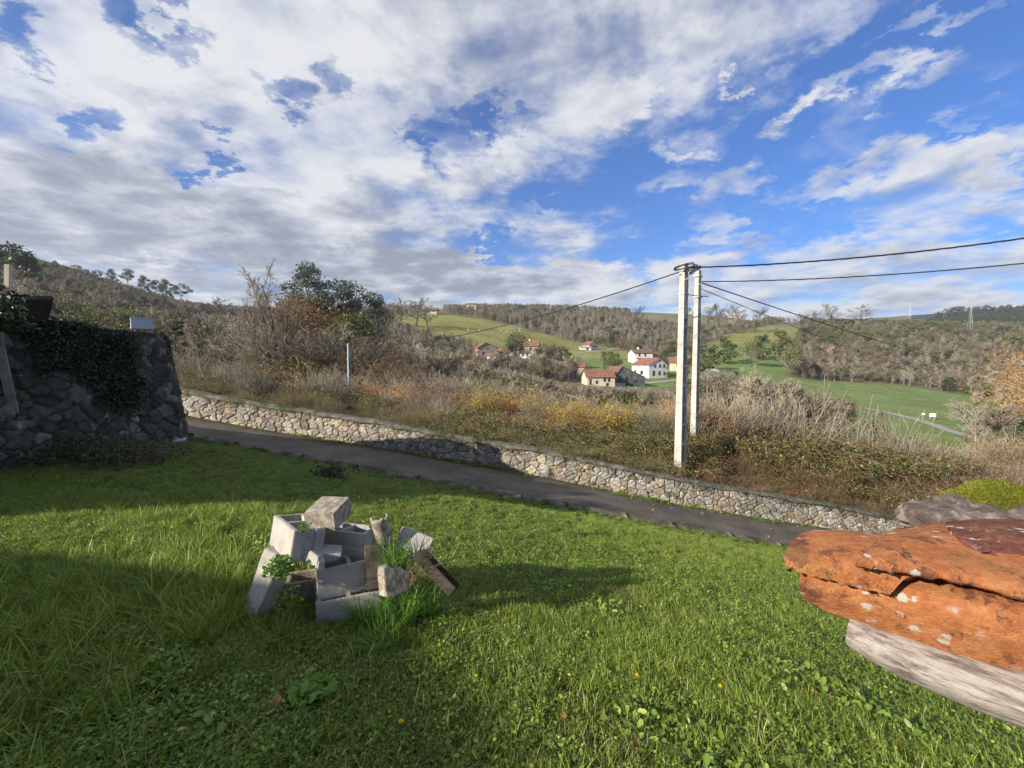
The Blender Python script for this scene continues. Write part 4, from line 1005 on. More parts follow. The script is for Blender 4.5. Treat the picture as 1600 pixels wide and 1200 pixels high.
solo('pale_shrub', make_plant('shrub', 5, 52, 4, twig='twig_pale', multi=3, rmin=(0, .02, .011, .008, .006)), 1130, 24, 615, 'pale reddish bare shrub right beside the second pole', 'shrub', wide=1.2, href=5)
solo('bare_tree', make_plant('tall', 5, 53, 4, twig='twig_pale', bark='bark_pale', rmin=(0, .02, .011, .008, .006)), 712, 42, 560, 'slender pale bare tree left of the stone house', wide=1.0, href=5)
solo('bare_tree', make_plant('tall', 5, 54, 3, twig='twig_grey', bark='bark_pale', leaf='ivy_leaf', nleaf=500, lsize=.05, rmin=(0, .02, .011, .008, .006)), 818, 36, 580, 'pale leaning bare tree in front of the hidden farmhouse', wide=.9, href=5)
for i_, (px_i, Yi, ti) in enumerate(((398, 40, 452), (338, 50, 486), (590, 66, 500), (655, 74, 520), (300, 46, 505))):
    solo('bare_tree', make_plant('tall', 8, 70 + i_, 4, twig='twig_grey' if i_ % 2 else 'twig_brown', rmin=(0, .03, .014, .011, .009)), px_i, Yi, ti, ['tall thin leafless tree touching the left side of the many-stemmed one', 'grey leafless tree between the garden wall and the tall bare trees', 'leafless upright tree above the small pole on the left', 'leafless upright tree left of the sheep pasture', 'leafless tree behind the ivy-clad trunks'][i_], wide=1.15, href=8)
for i_, (px_i, Yi, ti, ki) in enumerate(((748, 19, 628, 'yellow'), (790, 18.5, 612, 'orange'), (826, 20, 606, 'yellow'), (862, 18, 630, 'orange'), (905, 19, 622, 'orange'), (946, 18, 640, 'rust'), (1010, 20, 640, 'orange'), (1128, 21, 618, 'orange'), (1168, 19.5, 630, 'rust'), (1262, 17.5, 668, 'rust'), (690, 22, 612, 'rust'), (720, 27, 588, 'grey'), (842, 27, 592, 'grey'), (968, 28, 598, 'pale'), (1040, 26, 606, 'grey'), (884, 30, 596, 'pale'), (770, 30, 580, 'grey'))):
    x_, Y_, z_ = at_px(px_i, Yi); H_ = (proj(x_, Y_, z_)[1] - ti) / F * Y_
    plant_thing('shrub', (ki, 0), H_, 5.0, (x_, Y_, z_ - .1), i_ * 1.7, LAB[ki][0], 'shrub', LAB[ki][1], 1.15)
# ivy-clad trunks left
for px0, top in ((277, 485), (312, 505)):
    solo('ivy_tree', leafy_crown(7, 55 + px0, 'leaf_dark', n=1700, lsize=.09, clumps=16, cr=.12, wide=.10, base=.15), px0, 40, top, 'slim ivy-clad tree %s' % ('just right of the garden wall' if px0 < 300 else 'second to the right of the garden wall'), wide=1.0, href=7)

# ------------------------------------------------------------------ hill woods
def light_pl(kind, H, seed, **kw): return make_plant(kind, H, seed, 3, rmin=(.06, .05, .045, .035, .03), **kw)
wmats = ['bark', 'bark_pale', 'twig_grey', 'twig_brown', 'twig_pale', 'leaf_olive', 'leaf_dark', 'leaf_rust', 'leaf_eucalyptus', 'bark_euca', 'leaf_orange']
WP = [light_pl('round', 8, 400, twig='twig_grey'), light_pl('round', 8, 401, twig='twig_brown'), light_pl('tall', 9, 402, twig='twig_pale', bark='bark_pale'), light_pl('tall', 9, 403, twig='twig_grey'),
      light_pl('round', 7, 404, twig='twig_brown', leaf='leaf_rust', nleaf=900, lsize=.22, spread=.4), light_pl('round', 7, 405, twig='twig_grey', leaf='leaf_olive', nleaf=1100, lsize=.2, spread=.4),
      leafy_crown(7, 406, 'leaf_dark', n=1300, lsize=.26, clumps=14), leafy_crown(6, 407, 'leaf_olive', n=1200, lsize=.24, clumps=14, base=.1),
      leafy_crown(11, 408, 'leaf_eucalyptus', bark='bark_euca', n=1300, lsize=.26, clumps=13, base=.5, cr=.26, wide=.3)]
R = np.random.default_rng(123); pts = []; pk = []; ss = []
N0 = 26000
lY = np.exp(R.uniform(math.log(75), math.log(900), N0 * 3)); uu_ = R.uniform(-1.35, 1.4, N0 * 3)
keepd = R.uniform(size=N0 * 3) < np.clip((lY / 420) ** 1.1, .12, 1)
lY = lY[keepd]; uu_ = uu_[keepd]; X = uu_ * lY; Z = zfar(X, lY)
a, b = proj(X, lY, Z); gr = np.zeros(len(X), bool)
for dyy in (0, 4): gr |= is_green(X, lY, Z)
HOUSEX = [(738, 842, 545, 566), (905, 1000, 575, 612), (985, 1066, 560, 612), (905, 940, 540, 552), (980, 1028, 553, 566), (660, 688, 480, 500)]
hx = np.zeros(len(X), bool)
for x0, x1, ya_, yb_ in HOUSEX: hx |= (a > x0 - 6) & (a < x1 + 6) & (b > ya_ - 2) & (b < yb_ + 14)
sky_meadow = inpoly(a, b, [(975, 490), (1010, 478), (1160, 478), (1210, 500), (1120, 518), (1040, 508)])
rightfar = (a > 1440) & (lY > 600)
okk = ~gr & ~hx & ~sky_meadow & (a > -80) & (a < 1700)
# low scrub only in front of the village
capf = np.interp(a, [-200, 600, 700, 760, 900, 1060, 1100, 1250, 1290, 1560, 1700], [0, 0, 552, 572, 602, 610, 560, 560, 0, 0, 0])
near = lY < 170
X, lY, Z, a, b, capf, near, rightfar = [q[okk] for q in (X, lY, Z, a, b, capf, near, rightfar)]
nn_ = vnoise(X / 30, lY / 30, 0, 80, 3); H = R.uniform(.6, 1.15, len(X)) * (1 + .15 * nn_)
Hmax = (b - capf) / F * lY / 8; H = np.where(near & (capf > 0), np.minimum(H, Hmax), H); ok2 = H > .12
k1 = R.uniform(size=len(X)); e_ = R.normal(0, .25, len(X))
idx = np.select([k1 < .26, k1 < .40, k1 < .60, k1 < .76, k1 < .795, k1 < .89, k1 < .94], [0, 1, 2, 3, 4, 5, 7], 6)
# evergreen patches: right hill upper slope, left hill
eg = ((a > 1240) & (b < 545) & (nn_ + e_ > -.3)) | ((a < 300) & (nn_ + e_ > .1)) | (nn_ + e_ > .9)
idx = np.where(eg, R.choice([6, 5, 7, 7, 0, 5, 5], len(X)), idx)
pale = (a > 840) & (a < 1060) & (b > 495) & (b < 545) & (k1 < .8); idx = np.where(pale, R.choice([2, 2, 3, 0], len(X)), idx)
idx = np.where(rightfar, 6, idx); H = np.where(rightfar, H * 1.2, H)
sel = np.where(ok2)[0]
if len(sel) > 16000: sel = R.choice(sel, 16000, replace=False)
print('wood', len(sel))
for nm, lo, hi, lab in (('left_woodland', -999, 600, 'leafless and evergreen woodland covering the hillside on the left'), ('far_woodland', 600, 1225, 'brown winter woodland on the far hills behind the village'), ('right_woodland', 1225, 9999, 'dense grey-green wood on the slope above the valley field')):
    s_ = sel[(a[sel] >= lo) & (a[sel] < hi)]; n = len(s_)
    scatter(nm.replace('left_', '').replace('far_', '').replace('right_', ''), [as_parts(p) for p in WP], wmats, np.stack([X[s_], lY[s_], Z[s_] - .2], 1), np.stack([R.normal(0, .04, n), R.normal(0, .04, n), R.uniform(0, 6.28, n)], 1),
            np.stack([H[s_] * 1.15, H[s_] * 1.15, H[s_]], 1), idx[s_], kind='stuff', label=lab, category='woodland')

# skyline and solitary trees
def wmesh(i, nm): 
    if ('w', i) not in VAR: VAR[('w', i)] = (plant_mesh(WP[i], nm), WP[i])
HREF = [8, 8, 9, 9, 7, 7, 7, 6, 11]
def hill_tree(i, px, base, Y, top, label, name='tree', group=None, wide=1.0):
    wmesh(i, name); r = ray(px, base); p = r * Y; z = ground(p[0], Y); b_ = proj(p[0], Y, z)[1]
    H = max((b_ - top) / F * Y, 1.0); R_ = random.Random(px * 7 + i)
    return plant_thing(name, ('w', i), H, HREF[i], (p[0], Y, z - .2), R_.uniform(0, 6.28), label, 'tree', group, wide)
WP.append(leafy_crown(12, 420, 'leaf_eucalyptus', bark='bark_euca', n=5600, lsize=.13, clumps=24, base=.32, cr=.19, wide=.24)); HREF.append(12)   # 9 tall eucalyptus
WP.append(leafy_crown(12, 421, 'leaf_eucalyptus', bark='bark_euca', n=2600, lsize=.15, clumps=10, base=.66, cr=.22, wide=.30, flat=.7)); HREF.append(12)  # 10 umbrella crowned
WP.append(make_plant('round', 8, 422, 4, twig='twig_grey', rmin=(.05, .04, .03, .025, .02))); HREF.append(8)   # 11 fine round bare tree
WP.append(leafy_crown(8, 423, 'leaf_dark', n=2600, lsize=.14, clumps=22, base=.04, cr=.26, wide=.2)); HREF.append(8)   # 12 conifer-like
hill_tree(9, 484, 490, 115, 412, 'tallest eucalyptus on the left ridge with two dark crown lobes', 'eucalyptus_tree', wide=1.05)
hill_tree(10, 536, 495, 120, 440, 'umbrella-crowned eucalyptus right of the tallest one', 'eucalyptus_tree', wide=1.2)
hill_tree(9, 577, 495, 130, 452, 'small dark eucalyptus at the right end of the eucalyptus row', 'eucalyptus_tree', wide=1.1)
hill_tree(9, 462, 490, 110, 456, 'low dark eucalyptus left of the tallest one', 'eucalyptus_tree', wide=1.1)
hill_tree(9, 510, 490, 118, 455, 'low eucalyptus between the tallest and the umbrella-crowned one', 'eucalyptus_tree', wide=1.3)
hill_tree(6, 28, 430, 160, 386, 'large round dark tree on the skyline at the far left', 'round_tree', wide=1.2)
sk = [(70, 416), (88, 407), (121, 414), (136, 420), (153, 422), (175, 420), (201, 421), (225, 430), (243, 438), (259, 436), (283, 444)]
for i, (px0, top) in enumerate(sk):
    hill_tree(10 if i % 2 == 0 else 9, px0, 450, 290, top, 'dark eucalyptus silhouette standing on the left skyline', 'eucalyptus_tree', 'eucalyptus silhouettes on the left skyline', wide=.95)
for px0, top, Y in ((345, 462, 300), (330, 468, 310), (625, 463, 330), (651, 465, 340), (668, 470, 330), (600, 466, 300), (990, 478, 480), (1160, 480, 430), (1070, 478, 500), (1105, 476, 480), (1125, 474, 480), (1145, 474, 470), (1180, 480, 430), (1250, 488, 400), (1262, 486, 400)):
    hill_tree(11, px0, 490, Y, top, 'leafless round tree on the middle skyline', 'bare_tree', 'leafless trees along the middle skyline', wide=1.25)
hill_tree(11, 1304, 503, float(hit(1304, 507, 200)[1]), 473, 'big round leafless tree on the skyline, left one of a pair', 'bare_tree', wide=1.45)
hill_tree(11, 1346, 503, float(hit(1346, 507, 200)[1]), 476, 'smaller round leafless tree on the skyline, right one of a pair', 'bare_tree', wide=1.5)
hill_tree(6, 1466, 503, float(hit(1466, 506, 200)[1]), 488, 'dark round evergreen on the right skyline', 'round_tree', wide=1.1)
hill_tree(11, 1508, 640, 92, 607, 'brown round leafless bush at the corner of the valley field', 'bare_tree', wide=1.35)
hill_tree(5, 805, 560, 215, 518, 'round olive tree on the pasture above the stone house', 'round_tree', wide=1.0)
hill_tree(11, 737, 560, 215, 525, 'brown leafless tree on the pasture left of the stone house', 'bare_tree', wide=1.0)
hill_tree(12, 1036, 580, float(hit(1040, 590, 100)[1]), 546, 'dark green conifer between the white houses', 'conifer_tree', wide=.9)
for px0, b0, tp0, Y in ((860, 552, 537, 235), (878, 555, 538, 225), (842, 553, 541, 235), (950, 560, 545, 220), (962, 562, 548, 215), (1090, 585, 560, 180), (1105, 560, 540, 230), (1130, 545, 522, 260), (1172, 552, 528, 250), (1190, 540, 520, 280), (1218, 530, 512, 300), (1236, 560, 538, 230)):
    hill_tree(7 if px0 % 4 else 5, px0, b0, Y, tp0, 'olive garden tree near the village houses', 'round_tree', 'olive trees around the village houses', wide=.95)
for i in range(26):
    px0 = 1478 + i * 8.5 + (i % 3) * 2; r = ray(px0, 480); Y = 900; hill_tree(6 if i % 3 else 9, px0, 480, Y, 482 - i * .25 - (i % 4), 'dark pine on the distant ridge at the right', 'pine_tree', 'dark pines along the distant ridge', wide=1.1)

# ------------------------------------------------------------------ ivy and clutter of the garden wall
R = np.random.default_rng(321)
gpa = np.array(gp, float); seg = np.r_[0, np.cumsum(np.linalg.norm(np.diff(gpa, axis=0), axis=1))]
n = 90000; s = R.uniform(0, seg[6], n); h = R.uniform(0, 1, n) ** .75
x = np.interp(s, seg, gpa[:, 0]); y = np.interp(s, seg, gpa[:, 1]); nx = np.interp(s, seg, gn[:, 0]); ny = np.interp(s, seg, gn[:, 1]); f = np.interp(s, seg, gf); tp = np.interp(s, seg, gt)
mk = vnoise(s * 1.5, h * 4.0, 0, 330, 5) * 1.3 + R.normal(0, .18, n) + (h - .62) * 2.4 + np.clip((y - 5.5), -1, 1) * .25 - np.where(y > 8.6, .75, 0)
k = mk > .62; x, y, nx, ny, f, tp, h, s = [q[k] for q in (x, y, nx, ny, f, tp, h, s)]; n = len(x)
out = .34 * (1 - h) + .07 + R.uniform(0, .06, n); c = np.stack([x + nx * out, y + ny * out, f + (tp - f) * h * np.where(y > 7.6, 1.0, 1.05)], 1)
c[:, 0] -= np.where(h > .97, R.uniform(0, .6, n), 0)
V, Fc = quads(c, .021 * R.uniform(.6, 1.3, n), .018 * R.uniform(.6, 1.3, n), R, .4); mb = MB(); mb.add(V, Fc)
link('ivy', mb.mesh('ivy', ['ivy_leaf']), label='dark green ivy hanging over the top of the garden wall', category='ivy')
def mound(name, c, rx, ry, rz, n, ls, mats, label, cat, seed, stems=30):
    r = np.random.default_rng(seed); q = r.normal(size=(n, 3)); q /= np.linalg.norm(q, axis=1, keepdims=True); q *= r.uniform(.4, 1.05, (n, 1)); q[:, 2] = np.abs(q[:, 2])
    q *= 1 + .22 * vnoise(q[:, 0] * 3, q[:, 1] * 3, q[:, 2] * 3, seed, 3)[:, None]; q *= np.array([rx, ry, rz])
    V, Fc = quads(q, ls * r.uniform(.6, 1.3, n), ls * .7 * r.uniform(.6, 1.3, n), r, .5)
    t = thing(name, label, cat, c); mb = MB(); mb.add(V, Fc); link('leaves', mb.mesh(name, [mats[0]]), t)
    e = q[r.integers(0, n, stems)]; V, Fc = tubes(e * .02, e, np.full(stems, .008), np.full(stems, .003), 4); mb = MB(); mb.add(V, Fc); link('stem', mb.mesh(name + '_stem', [mats[1]]), t); return t
p = P(12, 492, 6.3); mound('ivy_mound', (p[0] - .35, p[1], .42), .62, .8, .72, 5200, .034, ['ivy_leaf', 'bark'], 'dark ivy mound on top of the garden wall at the far left', 'ivy', 5)
p = P(4, 480, 5.2); mound('ivy_mound', (p[0] - .5, p[1], .40), .5, .7, .5, 3000, .034, ['ivy_leaf', 'bark'], 'lower ivy mound on the garden wall cut by the left edge of the view', 'ivy', 6)
for (a, b, Y, rx, rz, sd, lb) in ((200, 722, 7.8, .55, .30, 7, 'brown heap of dead weeds at the foot of the garden wall'), (512, 748, 8.2, .32, .10, 8, 'flat brown heap of dead weeds on the lawn near the lane'), (90, 722, 6.8, .7, .42, 9, 'dark weeds at the foot of the garden wall at the far left')):
    q = hit(a, b); t = link('weed_heap', None, None, q, label=lb, category='weeds'); mb = canes(400 + sd, 240, rz * 1.6, rx * 1.1, 0, 1.6, .004); link('stalks', mb.mesh('weed_stalks', ['dry_grass' if sd != 9 else 'leaf_dark']), t)
    mb = bramble(410 + sd, 900, rz, rx * 1.2, 0, 0); link('leaves', mb.mesh('weed_leaves', ['leaf_dark']), t)

def boxmesh(name, dims, m, bev=.004, sub=0, seed=1, amp=0.0, taper=1.0):
    bm = bmesh.new(); bmesh.ops.create_cube(bm, size=1)
    for v in bm.verts: v.co = Vector((v.co.x * dims[0], v.co.y * dims[1], v.co.z * dims[2]))
    if bev: bmesh.ops.bevel(bm, geom=bm.edges[:], offset=bev, segments=2, affect='EDGES')
    if sub:
        bmesh.ops.subdivide_edges(bm, edges=[e for e in bm.edges if e.calc_length() > max(dims) * .12], cuts=sub, use_grid_fill=True)
    rr = random.Random(seed)
    for v in bm.verts:
        if taper != 1: 
            k = 1 + (taper - 1) * (.5 - v.co.z / dims[2]); v.co.x *= k; v.co.y *= k
        if amp:
            nz_ = vnoise(v.co.x * 22, v.co.y * 22, v.co.z * 22, seed, 3); v.co += v.co.normalized() * float(nz_) * amp
    me = bpy.data.meshes.new(name); bm.to_mesh(me); bm.free(); me.materials.append(MATS[m]); return me
# grey service box on the wall end
t = thing('meter_box', 'pale grey plastic service box on top of the garden wall end', 'service box', (*P(222, 513, 8.75)[:2], .63), (0, 0, rad(-48)))
link('housing', boxmesh('housing', (.44, .34, .20), 'box_plastic', .008), t, (0, 0, .10)); link('lid', boxmesh('lid', (.46, .36, .022), 'box_plastic', .006), t, (0, 0, .212)); link('latch', boxmesh('latch', (.10, .012, .02), 'window_dark', .002), t, (.04, -.176, .15))
mb = MB(); a = P(-6, 520, 5.9); b = P(24, 655, 6.25)
V, Fc = path_tube([a, (a + b) / 2 + np.array([0, 0, .01]), b], .05, 4); V[:, 1] = V[:, 1] * 1; mb.add(V, Fc)
me = boxmesh('leaning_plank', (.10, .03, float(np.linalg.norm(b - a))), 'weathered_plank', .003)
o = link('plank', me, None, (a + b) / 2, label='grey weathered plank leaning against the garden wall', category='plank'); o.rotation_euler = Vector(b - a).to_track_quat('Z', 'Y').to_euler()
me = boxmesh('slab', (.42, .30, .07), 'dark_wood', .005, 1, 4, .004); link('beam_stub', me, None, P(56, 482, 6.2), (rad(15), rad(-42), rad(-30)), label='dark broken timber stub jutting up from the garden wall', category='timber')
a = P(13, 445, 7.0); b = P(13, 417, 7.0); me = boxmesh('post', (.07, .07, .36), 'plaster_cream', .006, 1, 6, .003); link('post', me, None, (a + b) / 2, (0, rad(3), .3), label='short cream stone post rising above the ivy mound', category='post')
me = boxmesh('sheet', (.30, .16, .02), 'box_plastic', .003, 1, 9, .006); link('debris_sheet', me, None, hit(277, 692) + np.array([0, 0, .05]), (rad(12), rad(-8), .5), label='pale flat sheet lying in the grass at the wall corner', category='debris')
mb = MB()
R = np.random.default_rng(11)
for i in range(46):   # broken kerb: uneven flat lumps between lawn and lane
    pass
def kerb_piece(x0, L, i):
    r = np.random.default_rng(i); nl = 14; xs_ = np.linspace(x0, x0 + L, nl); prof = [(-.22, -.30), (-.20, .02), (-.12, .075), (.02, .085), (.12, .05), (.16, -.35)]
    V = []
    for j, (o_, h_) in enumerate(prof):
        V.append(np.stack([xs_, Ye(xs_) + .06 + o_ + vnoise(xs_ * 7, j, 0, i, 3) * .02, ze(xs_) - .02 + h_ + vnoise(xs_ * 6, j, 2, i, 3) * .014], 1))
    mb = MB(); mb.add(np.concatenate(V), grid_faces(len(prof), nl)[:, ::-1]); 
    e0 = np.array([[0, 1, 4, 5], [1, 2, 3, 4]]) * nl; mb.f.append(e0); mb.m.append(np.zeros(2, int)); mb.f.append((e0 + nl - 1)[:, ::-1]); mb.m.append(np.zeros(2, int))
    return mb.mesh('kerb', ['coping'], True)
x = -9.6; i = 0
while x < 10:
    L = float(R.uniform(.7, 1.6)); link('kerb_stone', kerb_piece(x, L, i), None, label='rough broken concrete kerb piece between the lawn and the lane', category='kerb', group='kerb pieces along the lane'); x += L + float(R.uniform(.02, .5 if R.uniform() < .3 else .06)); i += 1

# ------------------------------------------------------------------ poles and wires
def pole(px, top, Y, yaw, wa, wb, solid_z, name, label, cat='pole', pm='pole_concrete'):
    ptop = P(px, top, Y); g0 = ground(ptop[0], Y); H = ptop[2] - g0
    t = thing(name, label, cat, (ptop[0], Y, g0), (0, 0, yaw)); nrg = 0
    def tap(V): 
        V = np.array(V, float); k = 1 - .32 * np.clip(V[:, 2] / H, 0, 1); V[:, 0] *= k; V[:, 1] *= k; return V
    mb = MB(); zs = H - solid_z
    for s_ in (-1, 1):
        V, Fc = box(-wa / 2, -.001 if 0 else 0, -.6, wa / 2, 1, H); 
        y0_, y1_ = (s_ * wb / 2, s_ * (wb / 2 - .075)); 
        for (za, zb) in [(-.6 + (H + .6) * q / 8, -.6 + (H + .6) * (q + 1) / 8) for q in range(8)]:
            V, Fc = box(-wa / 2, min(y0_, y1_), za, wa / 2, max(y0_, y1_), zb); mb.add(tap(V), Fc)
    V, Fc = box(-wa / 2 + .004, -wb / 2 + .07, zs, wa / 2 - .004, wb / 2 - .07, H + .015); mb.add(tap(V), Fc)
    z = .35
    while z < zs - .2:
        V, Fc = box(-wa / 2 + .008, -wb / 2 + .07, z, wa / 2 - .008, wb / 2 - .07, z + .07); mb.add(tap(V), Fc); z += .62
    link('shaft', mb.mesh('shaft', [pm]), t)
    mb = MB(); V, Fc = box(-.03, -wb / 2 + .06, -.5, .03, wb / 2 - .06, zs + .01); mb.add(tap(V), Fc); link('web', mb.mesh('web', ['pole_web']), t)
    mb = MB()
    for q in range(5):
        zz = H - .25 - q * .28; k = 1 - .32 * zz / H
        for s_ in (-1, 1):
            th = np.linspace(0, 6.28, 11); pts = np.stack([np.cos(th) * .013, np.zeros(11), np.sin(th) * .013 + zz], 1); c = np.array([[0, 0, zz]]); VV = np.concatenate([pts[:10], c]) + np.array([[0, -wb / 2 * k - .003, 0]])
            if s_ < 0: mb.add(VV, [[10, i, (i + 1) % 10] for i in range(10)])
            else: 
                VV = np.stack([np.full(10, wa / 2 * k + .003), np.cos(th[:10]) * .013, np.sin(th[:10]) * .013 + zz], 1); VV = np.concatenate([VV, [[wa / 2 * k + .003, 0, zz]]]); mb.add(VV, [[10, i, (i + 1) % 10] for i in range(10)])
    link('bolt_hole', mb.mesh('bolt_holes', ['window_dark']), t)
    return t, H
t1, H1 = pole(1069, 413, 13.75, rad(-47), .235, .37, 1.7, 'utility_pole', 'taller near concrete power pole with ladder-like recesses behind the lane wall')
t2, H2 = pole(1091, 423, 15.6, rad(-47), .20, .32, 1.5, 'utility_pole', 'thinner concrete power pole standing just right behind the tall one')
t3, H3 = pole(545, 537, 31, rad(-40), .19, .27, 1.0, 'utility_pole', 'small distant grey power pole among the bushes on the left', pm='galvanised_dull')
def ringloop(c, r, n, tilt, rt, seed):
    rr = np.random.default_rng(seed); th = np.linspace(0, 6.283 * n, 26 * n); pts = np.stack([np.cos(th) * r, np.sin(th) * r, np.sin(th * 1.0 + 1) * tilt + th * .006], 1) + rr.normal(size=3) * .01
    V, Fc = path_tube(pts + np.array(c), rt, 6); return V, Fc
mb = MB(); V, Fc = ringloop((0, 0, H1 - .12), .30, 2, .05, .016, 1); mb.add(V, Fc); V, Fc = ringloop((.22, -.02, H1 - .2), .2, 2, .07, .014, 2); mb.add(V, Fc); V, Fc = ringloop((.3, .1, H1 - .26), .16, 2, .1, .014, 3); mb.add(V, Fc)
link('cable_loop', mb.mesh('cable_loop', ['cable_black'], True), t1)
mb = MB(); V, Fc = path_tube([(.13, -.1, H1 - .3), (.2, -.12, H1 - .7), (.16, -.14, H1 - .95), (.3, 0, H1 - 1.0), (.6, .4, H1 - 1.02)], .013, 6); mb.add(V, Fc); link('drop_cable', mb.mesh('drop_cable', ['cable_black'], True), t1)
for tt_, HH in ((t1, H1), (t2, H2)):
    for (bz_, nm) in ((HH - .22, 'clamp'), (HH - .95, 'clamp')):
        mb = MB(); V, Fc = box(-.10, -.16, bz_, .10, .16, bz_ + .045); V *= np.array([1.0, 1.0, 1]); mb.add(V, Fc); link(nm, mb.mesh(nm, ['galvanised']), tt_)
    mb = MB(); V, Fc = path_tube([(.07, -.1, HH - .5), (.16, -.12, HH - .5), (.2, -.12, HH - .44)], .012, 6); mb.add(V, Fc); link('hook', mb.mesh('hook', ['galvanised'], True), tt_)
def wire(p0, p1, sag, r, label, n=60, twist=True):
    s = np.linspace(0, 1, n)[:, None]; pts = np.array(p0) * (1 - s) + np.array(p1) * s; pts[:, 2] -= (4 * sag * s * (1 - s))[:, 0]
    mb = MB()
    if twist:
        L = np.linalg.norm(np.array(p1) - np.array(p0)); m = int(min(L * 9, 500)); s = np.linspace(0, 1, m)[:, None]; pts = np.array(p0) * (1 - s) + np.array(p1) * s; pts[:, 2] -= (4 * sag * s * (1 - s))[:, 0]
        for ph in (0, 2.09, 4.19):
            an = s[:, 0] * L * 5.2 + ph; q = pts.copy(); q[:, 2] += np.sin(an) * r * .55; q[:, 1] += np.cos(an) * r * .55; V, Fc = path_tube(q, r * .52, 5); mb.add(V, Fc)
    else: V, Fc = path_tube(pts, r, 5); mb.add(V, Fc)
    return link('power_cable', mb.mesh('power_cable', ['cable_black'], True), None, label=label, category='cable')
wire(P(1061, 425, 13.6), P(546, 538, 31), .75, .021, 'black twisted cable sagging from the tall pole left to the small pole')
wire(P(1078, 418, 13.6), P(2300, 240, 9.5), .50, .024, 'upper thick black cable running from the tall pole to the right edge')
wire(P(1096, 440, 15.5), P(2300, 318, 9.5), .40, .019, 'lower black cable running nearly level to the right edge')
wire(P(1090, 440, 15.5), P(1640, 590, 85), 1.1, .022, 'upper black cable descending from the thin pole into the valley', twist=False)
wire(P(1090, 449, 15.5), P(1500, 580, 85), 1.2, .014, 'thinner black cable descending just below the other into the valley', twist=False)

# ------------------------------------------------------------------ heap of concrete blocks
def frame(Lx, up):
    Lx = np.array(Lx, float); Lx /= np.linalg.norm(Lx); up = np.array(up, float); Yv = np.cross(up, Lx); Yv /= np.linalg.norm(Yv); Zv = np.cross(Lx, Yv)
    return Matrix((Lx, Yv, Zv)).transposed().to_euler()
def yawd(d): return (math.cos(rad(d)), math.sin(rad(d)), 0)
def cellblock(xc, yc, solid, z0, z1, seed, m='block_concrete', chip=0.0, cut=None):
    """solid[i][j]: cell between cuts is filled; z range; open cells are the hollow cores and end grooves"""
    bm = bmesh.new(); vd = {}
    def v(i, j, k):
        key = (i, j, k)
        if key not in vd: vd[key] = bm.verts.new((xc[i], yc[j], (z0, z1)[k]))
        return vd[key]
    nx_, ny_ = len(xc) - 1, len(yc) - 1; S_ = lambda i, j: 0 <= i < nx_ and 0 <= j < ny_ and solid[i][j]
    for i in range(nx_):
        for j in range(ny_):
            if not S_(i, j): continue
            bm.faces.new((v(i, j, 1), v(i + 1, j, 1), v(i + 1, j + 1, 1), v(i, j + 1, 1))); bm.faces.new((v(i, j, 0), v(i, j + 1, 0), v(i + 1, j + 1, 0), v(i + 1, j, 0)))
            if not S_(i - 1, j): bm.faces.new((v(i, j, 0), v(i, j, 1), v(i, j + 1, 1), v(i, j + 1, 0)))
            if not S_(i + 1, j): bm.faces.new((v(i + 1, j, 0), v(i + 1, j + 1, 0), v(i + 1, j + 1, 1), v(i + 1, j, 1)))
            if not S_(i, j - 1): bm.faces.new((v(i, j, 0), v(i + 1, j, 0), v(i + 1, j, 1), v(i, j, 1)))
            if not S_(i, j + 1): bm.faces.new((v(i, j + 1, 0), v(i, j + 1, 1), v(i + 1, j + 1, 1), v(i + 1, j + 1, 0)))
    bmesh.ops.dissolve_limit(bm, angle_limit=.01, verts=bm.verts[:], edges=bm.edges[:])
    sh = [e for e in bm.edges if len(e.link_faces) == 2 and e.calc_face_angle(0) > .5]
    bmesh.ops.bevel(bm, geom=sh, offset=.0045, segments=2, affect='EDGES')
    bmesh.ops.triangulate(bm, faces=bm.faces[:])
    for it in range(3):
        bmesh.ops.subdivide_edges(bm, edges=[e for e in bm.edges if e.calc_length() > .03], cuts=1)
        bmesh.ops.triangulate(bm, faces=[f for f in bm.faces if len(f.verts) > 4])
    r = np.random.default_rng(seed); cs_ = r.uniform(-.5, .5, (5, 3)) * np.array([xc[-1] - xc[0], yc[-1] - yc[0], z1 - z0]); cs_ = np.sign(cs_) * np.array([xc[-1], yc[-1], z1]) * r.uniform(.8, 1, (5, 3))
    for w in bm.verts:
        c = np.array(w.co); c = c + .0012 * np.array([vnoise(c[0] * 60, c[1] * 60, c[2] * 60, seed + q, 2) for q in range(3)])
        for q in cs_:
            d = np.linalg.norm(c - q); 
            if chip and d < chip: c = c + (c * .0 + (np.array([0, 0, 0]) - c) / (np.linalg.norm(c) + 1e-6)) * (chip - d) * .5
        if cut is not None:      # broken end
            pl_, nl_ = cut; dd = float(np.dot(c - np.array(pl_), np.array(nl_))) + vnoise(c[0] * 30, c[1] * 30, c[2] * 30, seed, 3) * .014
            if dd > 0: c = c - np.array(nl_) * dd
        w.co = c
    me = bpy.data.meshes.new('block'); bm.to_mesh(me); bm.free(); me.materials.append(MATS[m]); return me
XC = [-.2, -.187, -.165, -.014, .014, .165, .187, .2]; YC = [-.1, -.07, -.035, .035, .07, .1]
SOL = [[1, 1, 0, 1, 1], [1, 1, 1, 1, 1], [1, 0, 0, 0, 1], [1, 1, 1, 1, 1], [1, 0, 0, 0, 1], [1, 1, 1, 1, 1], [1, 1, 0, 1, 1]]
BM = cellblock(XC, YC, SOL, -.1, .1, 3, chip=.010); BM2 = cellblock(XC, YC, SOL, -.1, .1, 9, chip=.014); BM3 = cellblock(XC, YC, SOL, -.1, .1, 12, 'block_brown', .04)
